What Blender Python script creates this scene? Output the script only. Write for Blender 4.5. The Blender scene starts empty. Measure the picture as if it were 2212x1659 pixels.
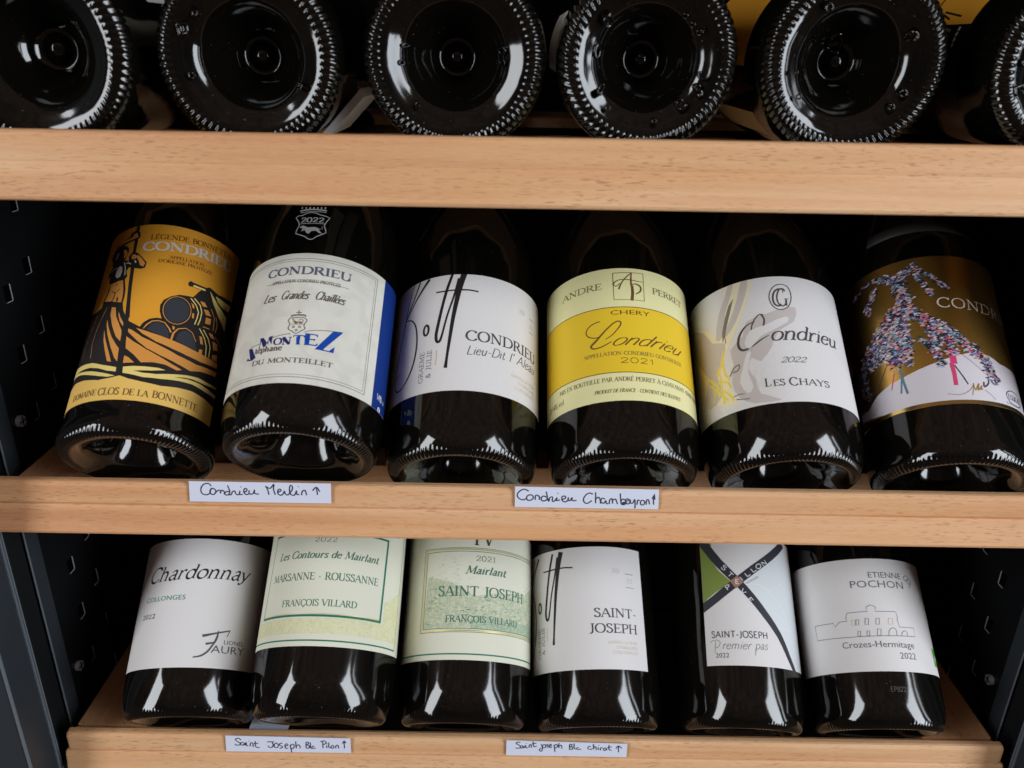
import bpy, bmesh, math, random
from mathutils import Vector, Matrix, geometry
random.seed(7)
PI = math.pi
SC = bpy.context.scene
COL = SC.collection
MM = 0.001

# ------------------------------------------------------------------ camera
cam_d = bpy.data.cameras.new("camera"); cam = bpy.data.objects.new("camera", cam_d); COL.objects.link(cam)
cam_d.sensor_width = 36.0; cam_d.lens = 36.0 * 1731.5 / 2212.0
cam_d.clip_start = 0.01; cam_d.clip_end = 60.0
_p, _y, _r = 0.39117, 0.0026, 0.01744
_f = Vector((math.sin(_y)*math.cos(_p), math.cos(_y)*math.cos(_p), -math.sin(_p)))
_r0 = Vector((math.cos(_y), -math.sin(_y), 0)); _u0 = _r0.cross(_f)
_ri = _r0*math.cos(_r) + _u0*math.sin(_r); _up = -_r0*math.sin(_r) + _u0*math.cos(_r)
_m = Matrix((( _ri.x, _up.x, -_f.x, -0.01986), (_ri.y, _up.y, -_f.y, -0.37990), (_ri.z, _up.z, -_f.z, 0.39843), (0,0,0,1)))
cam.matrix_world = _m
cam_d.dof.use_dof = True; cam_d.dof.focus_distance = 0.46; cam_d.dof.aperture_fstop = 9.0
SC.camera = cam

# ------------------------------------------------------------------ room light: dim warm room, two pairs of window panes behind the viewer
W = bpy.data.worlds.new("World"); SC.world = W; W.use_nodes = True
nt = W.node_tree; nt.nodes.clear()
wo = nt.nodes.new("ShaderNodeOutputWorld"); bg = nt.nodes.new("ShaderNodeBackground"); nt.links.new(bg.outputs[0], wo.inputs[0])
tc = nt.nodes.new("ShaderNodeTexCoord"); mp = nt.nodes.new("ShaderNodeMapping"); mp.inputs["Scale"].default_value = (9, 9, .7)
nz = nt.nodes.new("ShaderNodeTexNoise"); nz.inputs["Scale"].default_value = 1.6; nz.inputs["Detail"].default_value = 3
cr = nt.nodes.new("ShaderNodeValToRGB")
cr.color_ramp.elements[0].position = .35; cr.color_ramp.elements[0].color = (.20, .145, .12, 1)
cr.color_ramp.elements[1].position = .70; cr.color_ramp.elements[1].color = (.50, .37, .31, 1)
nt.links.new(tc.outputs["Generated"], mp.inputs[0]); nt.links.new(mp.outputs[0], nz.inputs[0]); nt.links.new(nz.outputs[0], cr.inputs[0]); sx = nt.nodes.new("ShaderNodeSeparateXYZ"); nt.links.new(tc.outputs["Generated"], sx.inputs[0])
mr = nt.nodes.new("ShaderNodeMapRange"); mr.inputs["From Min"].default_value = -1; nt.links.new(sx.outputs["Z"], mr.inputs["Value"])
er = nt.nodes.new("ShaderNodeValToRGB"); ee = er.color_ramp.elements            # floor, eye-level band darkened to stand for the viewer's dark clothes, ceiling
while len(ee) < 5: ee.new(.5)
for e_, (p_, c_) in zip(ee, ((0, (.34,.31,.29)), (.36, (.30,.28,.27)), (.47, (.22,.22,.24)), (.62, (.22,.22,.24)), (.82, (.72,.68,.66)))): e_.position = p_; e_.color = (*c_, 1)
nt.links.new(mr.outputs[0], er.inputs[0])
mx = nt.nodes.new("ShaderNodeMix"); mx.data_type = 'RGBA'; mx.blend_type = 'MULTIPLY'; mx.inputs[0].default_value = 1
nt.links.new(cr.outputs[0], mx.inputs[6]); nt.links.new(er.outputs[0], mx.inputs[7]); nt.links.new(mx.outputs[2], bg.inputs[0])
bg.inputs[1].default_value = 0.60
def window(name, az, el, dist, w, h, rad, color):
    """a daylit window pane: az degrees to the right of straight behind the viewer"""
    l = bpy.data.lights.new(name, 'AREA'); l.shape = 'RECTANGLE'; l.size = w; l.size_y = h; l.color = color
    l.energy = rad * w * h * PI
    o = bpy.data.objects.new(name, l); COL.objects.link(o)
    a, e = math.radians(az), math.radians(el)
    o.location = (dist*math.sin(a)*math.cos(e), -dist*math.cos(a)*math.cos(e), .15+dist*math.sin(e))
    o.rotation_euler = (Vector((0,0,.15)) - o.location).to_track_quat('-Z', 'Y').to_euler()
window("window_light", 55, 13, 2.3, .74, 2.0, 10.6, (.87,.93,1))
window("window_light", 71, 10, 2.3, .10, 1.6, 6.0, (.87,.93,1))
window("window_light", -55, 16, 2.3, .58, 1.7, 9.4, (.93,.965,1))
SC.view_settings.view_transform = 'Standard'; SC.view_settings.look = 'None'; SC.view_settings.gamma = 1
SC.view_settings.exposure = 0.0
try:
    SC.cycles.max_bounces = 6; SC.cycles.diffuse_bounces = 3; SC.cycles.glossy_bounces = 4; SC.cycles.use_denoising = True
    SC.cycles.caustics_reflective = False
except Exception: pass

# ------------------------------------------------------------------ materials
def s2l(c): c /= 255.0; return c/12.92 if c <= .04045 else ((c+.055)/1.055)**2.4
def lin(r, g, b, k=1.0): return tuple(min(.92, s2l(v)*k) for v in (r, g, b)) + (1,)
_mats = {}
def mat(key, color, rough=.6, metal=0.0, spec=.35, build=None):
    if key in _mats: return _mats[key]
    m = bpy.data.materials.new(key); m.use_nodes = True
    b = m.node_tree.nodes["Principled BSDF"]
    b.inputs["Base Color"].default_value = color; b.inputs["Roughness"].default_value = rough
    b.inputs["Metallic"].default_value = metal; b.inputs["Specular IOR Level"].default_value = spec
    if build: build(m.node_tree, b)
    _mats[key] = m; return m
def N(t, kind, **kw):
    n = t.nodes.new(kind)
    for k, v in kw.items():
        if k in n.inputs: n.inputs[k].default_value = v
        else: setattr(n, k, v)
    return n
def ramp(t, src, stops, interp='LINEAR'):
    r = t.nodes.new("ShaderNodeValToRGB"); r.color_ramp.interpolation = interp
    e = r.color_ramp.elements
    while len(e) < len(stops): e.new(.5)
    for i, (p, c) in enumerate(stops): e[i].position = p; e[i].color = c if len(c) == 4 else (*c, 1)
    t.links.new(src, r.inputs[0]); return r
def coords(t, scale=(1,1,1), rot=(0,0,0), loc=(0,0,0)):
    c = t.nodes.new("ShaderNodeTexCoord"); m = N(t, "ShaderNodeMapping"); m.inputs["Scale"].default_value = scale
    m.inputs["Rotation"].default_value = rot; m.inputs["Location"].default_value = loc
    t.links.new(c.outputs["Object"], m.inputs[0]); return m.outputs[0]
def mixc(t, fac, a, b, mode='MIX'):
    m = t.nodes.new("ShaderNodeMix"); m.data_type = 'RGBA'; m.blend_type = mode
    for s, v in ((m.inputs[0], fac), (m.inputs[6], a), (m.inputs[7], b)):
        if hasattr(v, "is_output"): t.links.new(v, s)
        else: s.default_value = v
    return m.outputs[2]
def bump(t, b, src, dist, strength=1.0):
    n = N(t, "ShaderNodeBump"); n.inputs["Distance"].default_value = dist; n.inputs["Strength"].default_value = strength
    t.links.new(src, n.inputs["Height"]); t.links.new(n.outputs[0], b.inputs["Normal"])

def wood(key, along, shift, tone=1.0, red=0.0):
    """pale beech: broad tone bands, fine streaks and the short dark flecks of beech, all running along one axis"""
    def bl(t, b):
        def sc(a, c): return (a, c, c) if along == 'x' else (c, a, c)
        loc = (shift*1.7, shift*.9, shift)
        big = N(t, "ShaderNodeTexNoise", Scale=1.0, Detail=3.0); t.links.new(coords(t, sc(2.0, 60), loc=loc), big.inputs[0])
        mid = N(t, "ShaderNodeTexNoise", Scale=1.0, Detail=4.0, Roughness=.6); t.links.new(coords(t, sc(9, 330), loc=loc), mid.inputs[0])
        fin = N(t, "ShaderNodeTexNoise", Scale=1.0, Detail=2.0); t.links.new(coords(t, sc(140, 1900), rot=(0, 0, 0), loc=loc), fin.inputs[0])
        tilt = (0, .16, 0) if along == 'x' else (.1, 0, 0)
        flk = N(t, "ShaderNodeTexNoise", Scale=1.0, Detail=1.0, Roughness=.4); t.links.new(coords(t, sc(170, 1250), rot=tilt, loc=loc), flk.inputs[0])
        reg = N(t, "ShaderNodeTexNoise", Scale=1.0, Detail=1.0); t.links.new(coords(t, sc(12, 60), loc=(3, shift, 2)), reg.inputs[0])
        c0 = ramp(t, big.outputs[0], [(.30, lin(207-red*6, 150-red*12, 106-red*12, tone)), (.46, lin(218, 167-red*8, 119-red*8, tone)), (.60, lin(225, 181-red*6, 137-red*6, tone)), (.74, lin(216, 160-red*6, 113-red*6, tone))])
        c1 = mixc(t, ramp(t, mid.outputs[0], [(.40, (0,0,0)), (.75, (.32,.32,.32))]).outputs[0], c0.outputs[0], lin(196, 136, 92, tone))
        f = ramp(t, flk.outputs[0], [(.585, (0,0,0)), (.69, (1,1,1))])
        rg = ramp(t, reg.outputs[0], [(.36, (.12,.12,.12)), (.62, (.72,.72,.72))])
        mm = t.nodes.new("ShaderNodeMath"); mm.operation = 'MULTIPLY'; t.links.new(f.outputs[0], mm.inputs[0]); t.links.new(rg.outputs[0], mm.inputs[1])
        c2 = mixc(t, mm.outputs[0], c1, lin(178, 122, 82, tone))
        c3 = mixc(t, ramp(t, fin.outputs[0], [(.45, (0,0,0)), (.8, (.22,.22,.22))]).outputs[0], c2, lin(236, 200, 164, tone))
        t.links.new(c3, b.inputs["Base Color"])
        s = t.nodes.new("ShaderNodeMath"); s.operation = 'ADD'; t.links.new(mid.outputs[0], s.inputs[0]); t.links.new(fin.outputs[0], s.inputs[1])
        bump(t, b, s.outputs[0], .00016, .5)
    return mat(key, (.6,.4,.25,1), .52, build=bl)

def own_coords(t, scale):
    c = t.nodes.new("ShaderNodeTexCoord"); oi = t.nodes.new("ShaderNodeObjectInfo"); v = N(t, "ShaderNodeVectorMath", operation='ADD')
    k = N(t, "ShaderNodeVectorMath", operation='SCALE'); k.inputs["Scale"].default_value = 3.0; k.inputs[0].default_value = (1, 1, 1)
    t.links.new(oi.outputs["Random"], k.inputs["Scale"]); t.links.new(c.outputs["Object"], v.inputs[0]); t.links.new(k.outputs[0], v.inputs[1])
    m = N(t, "ShaderNodeMapping"); m.inputs["Scale"].default_value = scale; t.links.new(v.outputs[0], m.inputs[0]); return m.outputs[0]
def glass_build(t, b, wob=.42, wsc=46.0):
    n = N(t, "ShaderNodeTexNoise", Scale=900.0, Detail=2.0); t.links.new(own_coords(t, (1,1,1)), n.inputs[0])
    d = N(t, "ShaderNodeTexNoise", Scale=38.0, Detail=4.0); t.links.new(coords(t, (1, 1, .5)), d.inputs[0])
    r = ramp(t, d.outputs[0], [(.35, (.045,)*3), (.75, (.14,)*3)]); t.links.new(r.outputs[0], b.inputs["Roughness"])
    sp = ramp(t, n.outputs[0], [(.735, (0,)*3), (.77, (1,)*3)])
    c = mixc(t, sp.outputs[0], (.0030, .0026, .0020, 1), (.10, .10, .10, 1)); t.links.new(c, b.inputs["Base Color"])
    w = N(t, "ShaderNodeTexNoise", Scale=wsc, Detail=1.5); t.links.new(own_coords(t, (1, 1, .55)), w.inputs[0])
    bump(t, b, w.outputs[0], .0015, wob)
    b.inputs["IOR"].default_value = 1.52
M_GLASS_BASE = mat('dark_bottle_glass_base', (.003,.003,.002,1), .05, spec=.55, build=lambda t, b: glass_build(t, b, .42, 62.0))
M_GLASS = mat("dark_bottle_glass", (.003,.003,.002,1), .05, spec=.62, build=glass_build)
def black_build(t, b):
    n = N(t, "ShaderNodeTexNoise", Scale=1400.0, Detail=2.0); t.links.new(coords(t), n.inputs[0]); bump(t, b, n.outputs[0], .0002, .5)
M_WALL = mat("black_painted_steel", (.0048,.0052,.006,1), .5, spec=.26, build=black_build)
M_FRAME = mat("black_door_frame_plastic", (.027,.032,.038,1), .40, spec=.5, build=black_build)
M_RIDGE = mat('painted_edge_highlight', (.13,.15,.17,1), .35, spec=.5)  # lighter colour paints the highlight along frame ridges and flange edges
M_RUBBER = mat("black_rubber_seal", (.006,.0065,.007,1), .6, spec=.2)
M_EDGE = mat("bare_sheared_steel", (.62,.62,.65,1), .42, metal=.5)
M_SLOT_SHADE = mat("painted_slot_shade", (.002,.002,.002,1), .9, spec=0)  # black plates paint the shade inside wall slots and screw crosses
M_SCREW = mat("zinc_screw", (.62,.62,.64,1), .35, metal=.55)
M_CAPS = mat("black_capsule_foil", (.010,.010,.012,1), .35, metal=.3)

def paper(key, color, rough=.62, fib=.00006, scale=900.0, var=0.0, vscale=60.0, vcol=None, spec=.3):
    def bl(t, b):
        n = N(t, "ShaderNodeTexNoise", Scale=scale, Detail=3.0); t.links.new(coords(t), n.inputs[0]); bump(t, b, n.outputs[0], fib*2, .8)
        if var:
            v = N(t, "ShaderNodeTexNoise", Scale=vscale, Detail=5.0, Distortion=1.6); t.links.new(coords(t), v.inputs[0])
            r = ramp(t, v.outputs[0], [(.42, (0,0,0)), (.62, (var,)*3)])
            t.links.new(mixc(t, r.outputs[0], color, vcol or lin(180,175,168)), b.inputs["Base Color"])
    return mat(key, color, rough, spec=spec, build=bl)
def ink(key, r, g, b, rough=.55, k=1.25, metal=0.0, spec=.3): return mat(key, lin(r, g, b, k), rough, metal, spec)

# ------------------------------------------------------------------ objects
def link(name, me, parent=None):
    o = bpy.data.objects.new(name, me); COL.objects.link(o)
    if parent: o.parent = parent
    return o
def thing(name, label, cat, loc=(0,0,0), rot=None, group=None):
    o = bpy.data.objects.new(name, None); COL.objects.link(o); o.empty_display_size = .02; o.location = loc
    if rot is not None: o.rotation_euler = rot
    o["label"] = label; o["category"] = cat
    if group: o["group"] = group
    return o
def bm_obj(name, bm, m, parent=None, smooth=False):
    me = bpy.data.meshes.new(name); bm.to_mesh(me); bm.free()
    for mm in (m if isinstance(m, (list, tuple)) else [m]): me.materials.append(mm)
    if smooth:
        for p in me.polygons: p.use_smooth = True
    return link(name, me, parent)
def box(bm, x0, x1, y0, y1, z0, z1, bev=0.0):
    r = bmesh.ops.create_cube(bm, size=1.0)
    for v in r['verts']:
        v.co = Vector((x0 if v.co.x < 0 else x1, y0 if v.co.y < 0 else y1, z0 if v.co.z < 0 else z1))
    if bev:
        es = list({e for v in r['verts'] for e in v.link_edges})
        bmesh.ops.bevel(bm, geom=es, offset=bev, segments=2, affect='EDGES', profile=.6)
def prism_x(bm, prof, x0, x1, inset=0.0006):
    """profile in (y, z) swept along x, its ends slightly rounded in"""
    cy = sum(p[0] for p in prof)/len(prof); cz = sum(p[1] for p in prof)/len(prof)
    def ring(x, k): return [bm.verts.new((x, p[0]+(cy-p[0])*k, p[1]+(cz-p[1])*k)) for p in prof]
    rs = [ring(x0, .07), ring(x0+inset, .02), ring(x0+inset*2.5, 0), ring(x1-inset*2.5, 0), ring(x1-inset, .02), ring(x1, .07)]
    n = len(prof)
    for a, b in zip(rs, rs[1:]):
        for i in range(n): bm.faces.new((a[i], a[(i+1) % n], b[(i+1) % n], b[i]))
    bm.faces.new(rs[0][::-1]); bm.faces.new(rs[-1])
    bmesh.ops.recalc_face_normals(bm, faces=bm.faces)
def rod(bm, a, b, r, n=10):
    a, b = Vector(a), Vector(b); d = (b-a).normalized(); u = d.orthogonal().normalized(); w = d.cross(u)
    A = [bm.verts.new(a+(u*math.cos(t)+w*math.sin(t))*r) for t in [2*PI*i/n for i in range(n)]]
    B = [bm.verts.new(b+(u*math.cos(t)+w*math.sin(t))*r) for t in [2*PI*i/n for i in range(n)]]
    for i in range(n): bm.faces.new((A[i], A[(i+1) % n], B[(i+1) % n], B[i]))
    bm.faces.new(A[::-1]); bm.faces.new(B)

# ------------------------------------------------------------------ lettering: a stroke alphabet drawn with a flat pen
# kinds: k thick, t thin, m curve (pen decides), s serif.  units: cap height 100
G = {
'A': (74,'t3,0 37,100;k37,100 70,0;t16,36 57,36;s-7,0 15,0;s57,0 83,0'),
'B': (64,'k14,0 14,100;m14,99 36,99 52,90 53,74 42,57 14,54;m14,54 44,53 60,42 61,24 46,3 14,1;s0,0 14,0;s0,100 14,100'),
'C': (74,'m69,80 60,94 42,101 22,93 7,68 6,36 20,9 44,-1 62,6 72,22;s68,76 68,99'),
'D': (80,'k14,0 14,100;m14,99 40,99 64,88 75,62 74,34 60,10 38,1 14,1;s0,0 14,0;s0,100 14,100'),
'E': (62,'k14,0 14,100;t14,99 56,99;t14,52 44,52;t14,1 58,1;s0,0 14,0;s0,100 14,100;s56,99 56,82;s58,1 60,20;s44,61 44,43'),
'F': (58,'k14,0 14,100;t14,99 55,99;t14,52 44,52;s0,0 30,0;s0,100 14,100;s55,99 55,82;s44,61 44,43'),
'G': (80,'m69,82 60,95 42,101 22,93 7,68 6,36 20,9 44,-1 60,3 68,10;k68,4 68,38;s56,39 80,39;s68,78 68,99'),
'H': (82,'k14,0 14,100;k68,0 68,100;t14,52 68,52;s1,0 28,0;s1,100 28,100;s54,0 81,0;s54,100 81,100'),
'I': (32,'k16,0 16,100;s2,0 30,0;s2,100 30,100'),
'J': (40,'k26,100 26,22;m26,24 24,4 14,-8 2,-10;s12,100 40,100'),
'K': (76,'k14,0 14,100;t14,42 60,100;k30,58 70,0;s1,0 28,0;s1,100 28,100;s48,100 74,100;s58,0 82,0'),
'L': (60,'k14,0 14,100;t14,1 56,1;s1,0 14,0;s1,100 29,100;s56,1 59,24'),
'M': (96,'t12,0 16,100;k16,100 48,8;t48,8 80,100;k80,100 84,0;s0,0 24,0;s4,100 16,100;s72,0 97,0;s80,100 93,100'),
'N': (84,'t13,0 13,100;k13,100 70,2;t70,2 70,100;s1,0 26,0;s0,100 14,100;s58,100 83,100'),
'O': (82,'m41,100 22,94 7,72 5,48 10,22 24,4 41,-1 58,4 73,22 77,48 74,74 60,94 41,100'),
'P': (60,'k14,0 14,100;m14,99 38,99 54,88 56,70 44,50 14,46;s0,0 29,0;s0,100 14,100'),
'Q': (82,'m41,100 22,94 7,72 5,48 10,22 24,4 41,-1 58,4 73,22 77,48 74,74 60,94 41,100;k44,6 80,-20'),
'R': (72,'k14,0 14,100;m14,99 38,99 53,89 54,72 42,54 14,51;k34,51 66,2;s0,0 28,0;s0,100 14,100;s62,0 80,0'),
'S': (54,'m46,82 38,96 24,101 10,92 9,74 24,58 40,46 48,30 44,10 28,-1 14,4 5,20;s46,78 46,99;s5,22 5,0'),
'T': (68,'k34,0 34,100;t4,99 64,99;s22,0 46,0;s4,99 3,80;s64,99 65,80'),
'U': (80,'k13,100 13,36;m13,38 16,12 30,0 46,-1 62,10 67,36;t67,34 67,100;s0,100 27,100;s56,100 79,100'),
'V': (74,'k5,100 38,0;t38,0 70,100;s-6,100 18,100;s60,100 80,100'),
'W': (104,'k5,100 30,0;t30,0 52,92;k52,92 74,0;t74,0 98,100;s-5,100 17,100;s88,100 108,100'),
'X': (72,'k8,100 64,0;t64,100 8,0;s-2,100 20,100;s54,100 74,100;s-2,0 18,0;s54,0 76,0'),
'Y': (70,'k5,100 36,46;t36,46 66,100;k36,46 36,0;s-6,100 17,100;s56,100 76,100;s24,0 48,0'),
'Z': (66,'t8,99 60,99;k60,99 6,1;t6,1 60,1;s8,99 7,80;s60,1 62,22'),
'a': (50,'m12,50 22,61 34,60 38,46 38,20;k38,46 38,8;m38,34 20,30 8,18 12,3 24,-1 38,14;m38,10 42,0 50,3'),
'b': (56,'k12,98 12,4;m12,44 24,61 40,58 50,40 50,22 42,4 28,-2 12,8;s2,98 12,98'),
'c': (46,'m42,48 34,59 24,61 10,50 6,30 12,8 24,-1 36,3 43,14'),
'd': (56,'k44,98 44,2;m44,46 34,60 20,60 8,46 6,26 12,6 24,-1 36,4 44,18;s34,98 44,98;s44,1 54,2'),
'e': (48,'t8,34 42,36;m42,36 40,52 28,61 14,56 6,36 8,14 20,0 34,1 43,12'),
'f': (34,'k16,0 16,74;m16,72 18,92 28,100 38,94;t4,60 32,60;s4,0 28,0'),
'g': (50,'m24,61 10,54 8,38 16,26 28,26 38,36 38,50 24,61;m12,24 8,14 20,8 38,4 42,-10 28,-24 10,-20 6,-8 14,4;t38,56 50,60'),
'h': (60,'k12,98 12,0;m12,42 24,60 40,58 46,42;k46,44 46,0;s2,0 22,0;s36,0 58,0;s2,98 12,98'),
'i': (28,'k14,60 14,0;s4,60 14,60;s4,0 24,0;k13,84 15,78'),
'j': (26,'k14,60 14,-10;m14,-8 10,-22 0,-24;s4,60 14,60;k13,84 15,78'),
'k': (54,'k12,98 12,0;t12,26 42,60;k24,36 48,0;s2,0 22,0;s2,98 12,98;s34,60 50,60;s42,0 56,0'),
'l': (26,'k13,98 13,0;s3,98 13,98;s3,0 24,0'),
'm': (88,'k12,60 12,0;m12,42 22,60 36,58 43,42;k43,44 43,0;m43,42 54,60 68,58 74,42;k74,44 74,0;s2,60 12,60;s2,0 22,0;s34,0 53,0;s65,0 86,0'),
'n': (60,'k12,60 12,0;m12,42 24,60 40,58 46,42;k46,44 46,0;s2,60 12,60;s2,0 22,0;s36,0 58,0'),
'o': (54,'m27,61 14,57 6,42 6,20 14,4 27,-1 40,4 48,20 48,42 40,57 27,61'),
'p': (58,'k12,60 12,-30;m12,44 24,61 40,58 50,40 50,22 42,4 28,-2 12,12;s2,60 12,60;s2,-30 24,-30'),
'q': (56,'k44,60 44,-30;m44,46 34,60 20,60 8,46 6,26 12,6 24,-1 36,4 44,18;s34,-30 56,-30'),
'r': (42,'k12,60 12,0;m12,38 20,54 30,61 39,56;s2,60 12,60;s2,0 24,0'),
's': (42,'m36,48 28,60 16,60 8,48 14,36 28,28 36,16 30,2 18,-2 6,10'),
't': (34,'k14,84 14,14;m14,18 18,0 28,-1 34,8;t3,60 30,60'),
'u': (60,'k12,60 12,18;m12,20 18,2 30,-1 46,16;k46,60 46,2;s2,60 12,60;s36,60 46,60;s46,1 57,2'),
'v': (52,'k5,60 26,0;t26,0 46,60;s-3,60 14,60;s38,60 54,60'),
'x': (52,'k6,60 44,0;t44,60 6,0;s-2,60 14,60;s36,60 52,60;s-2,0 14,0;s36,0 54,0'),
'y': (52,'k5,60 26,2;t46,60 26,2;m26,4 18,-20 8,-26 0,-20;s-3,60 14,60;s38,60 54,60'),
'z': (48,'t6,59 42,59;k42,59 5,1;t5,1 43,1'),
'0': (56,'m28,100 14,92 5,66 5,34 14,8 28,0 42,8 51,34 51,66 42,92 28,100'),
'1': (40,'k22,0 22,100;t22,98 8,84;s8,0 36,0'),
'2': (56,'m8,76 14,94 28,101 44,92 48,74 38,50 20,24 6,3;t6,3 50,3;s50,3 52,20'),
'4': (58,'k42,0 42,100;t42,100 5,30;t5,30 56,30'),
'%': (80,'m20,100 8,84 8,66 20,52 32,66 32,84 20,100;t62,100 18,0;m60,48 48,34 48,14 60,0 72,14 72,34 60,48'),
'&': (74,'m66,46 54,16 34,0 14,6 8,24 20,44 40,66 42,86 30,98 18,88 20,70 40,34 70,0'),
'-': (40,'t6,36 34,36'), "'": (20,'k11,100 8,74'), '.': (20,'k9,8 11,1'), ' ': (34,''), ',': (18,'k10,8 6,-12'),
}
for a, b, acc in (('É','E','k30,112 44,128'),('é','e','k22,74 34,92'),('Ç','C','m40,0 46,-10 40,-20 30,-20'),('À','A','k30,128 42,112'),('Ô','O','t28,112 41,126;t41,126 54,112'),('ç','c','m24,0 30,-10 22,-18')):
    G[a] = (G[b][0], G[b][1]+';'+acc)
def catmull(P, n=5):
    if len(P) < 3: return [tuple(p) for p in P]
    closed = abs(P[0][0]-P[-1][0]) + abs(P[0][1]-P[-1][1]) < 1e-6
    out = []
    for i in range(len(P)-1):
        p1, p2 = P[i], P[i+1]
        p0 = P[i-1] if i else (P[-2] if closed else p1)
        p3 = P[i+2] if i+2 < len(P) else (P[1] if closed else p2)
        for k in range(n):
            t = k/n; t2, t3 = t*t, t*t*t
            out.append(tuple(.5*(2*p1[j]+(p2[j]-p0[j])*t+(2*p0[j]-5*p1[j]+4*p2[j]-p3[j])*t2+(3*p1[j]-p0[j]-3*p2[j]+p3[j])*t3) for j in range(len(p1))))
    out.append(tuple(P[-1])); return out
FONTS = {  # thick, thin, slant, serifs, pen angle (None: vertical stress), extra spacing, cap width scale
 'serif': (16, 7, 0, 1, None, 5, 1.0), 'bold': (23, 9, 0, 1, None, 6, 1.05), 'light': (11, 6, 0, 1, None, 10, 1.05),
 'italic': (17, 7, .24, 1, None, 3, .95), 'sans': (10, 10, 0, 0, None, 6, .95), 'sansb': (15, 13, 0, 0, None, 6, .95), 'thin': (7.5, 7, 0, 0, None, 9, 1.0),
 'chanc': (14.5, 4, .24, 1, .70, 1, .86), 'script': (10, 5, .50, 0, None, -3, .92), 'flow': (12, 6, .20, 1, None, -2, .95), 'hand': (7, 6, .28, 0, None, 0, 1.0), 'fat': (16, 8, .42, 0, None, 1, .95)}
def text_strokes(txt, font):
    """list of (points, width or [widths]) in units of cap height"""
    tk, tn, sl, ser, pen, sp, ws = FONTS[font]; x = 0.0; out = []
    for ch in txt:
        w, d = G.get(ch, G[' '])
        for s in filter(None, d.split(';')):
            kind, pts = s[0], [tuple(float(v) for v in q.split(',')) for q in s[1:].split()]
            if kind == 's' and not ser: continue
            if kind == 'm': pts = catmull(pts, 4)
            P = [((x+px*ws+py*sl)/100, py/100) for px, py in pts]
            if kind in 'kt' and pen is None: wd = (tk if kind == 'k' else tn)/100
            elif kind == 's': wd = tn*.95/100
            else:
                wd = []
                for i in range(len(P)):
                    a, b = P[max(0, i-1)], P[min(len(P)-1, i+1)]; an = math.atan2(b[1]-a[1], b[0]-a[0])
                    c = abs(math.sin(an-pen)) if pen is not None else abs(math.sin(an))**1.4
                    wd.append((tn+(tk-tn)*c)/100)
            out.append((P, wd))
        x += w*ws+sp
    return out, (x-sp)/100

_bf = {}
def sans_tris(txt):
    if txt in _bf: return _bf[txt]
    c = bpy.data.curves.new("t", 'FONT'); c.body = txt; c.resolution_u = 2; c.size = 1.0
    o = bpy.data.objects.new("t", c); me = bpy.data.meshes.new_from_object(o)
    me.calc_loop_triangles(); vs = [v.co for v in me.vertices]
    T = [[(vs[i].x, vs[i].y) for i in t.vertices] for t in me.loop_triangles]
    bpy.data.objects.remove(o); bpy.data.curves.remove(c); bpy.data.meshes.remove(me)
    xs = [p[0] for t in T for p in t] or [0, 1]; x0, x1 = min(xs), max(xs); cap = .715
    r = [[((p[0]-x0)/cap, p[1]/cap) for p in t] for t in T], (x1-x0)/cap
    _bf[txt] = r; return r

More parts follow.
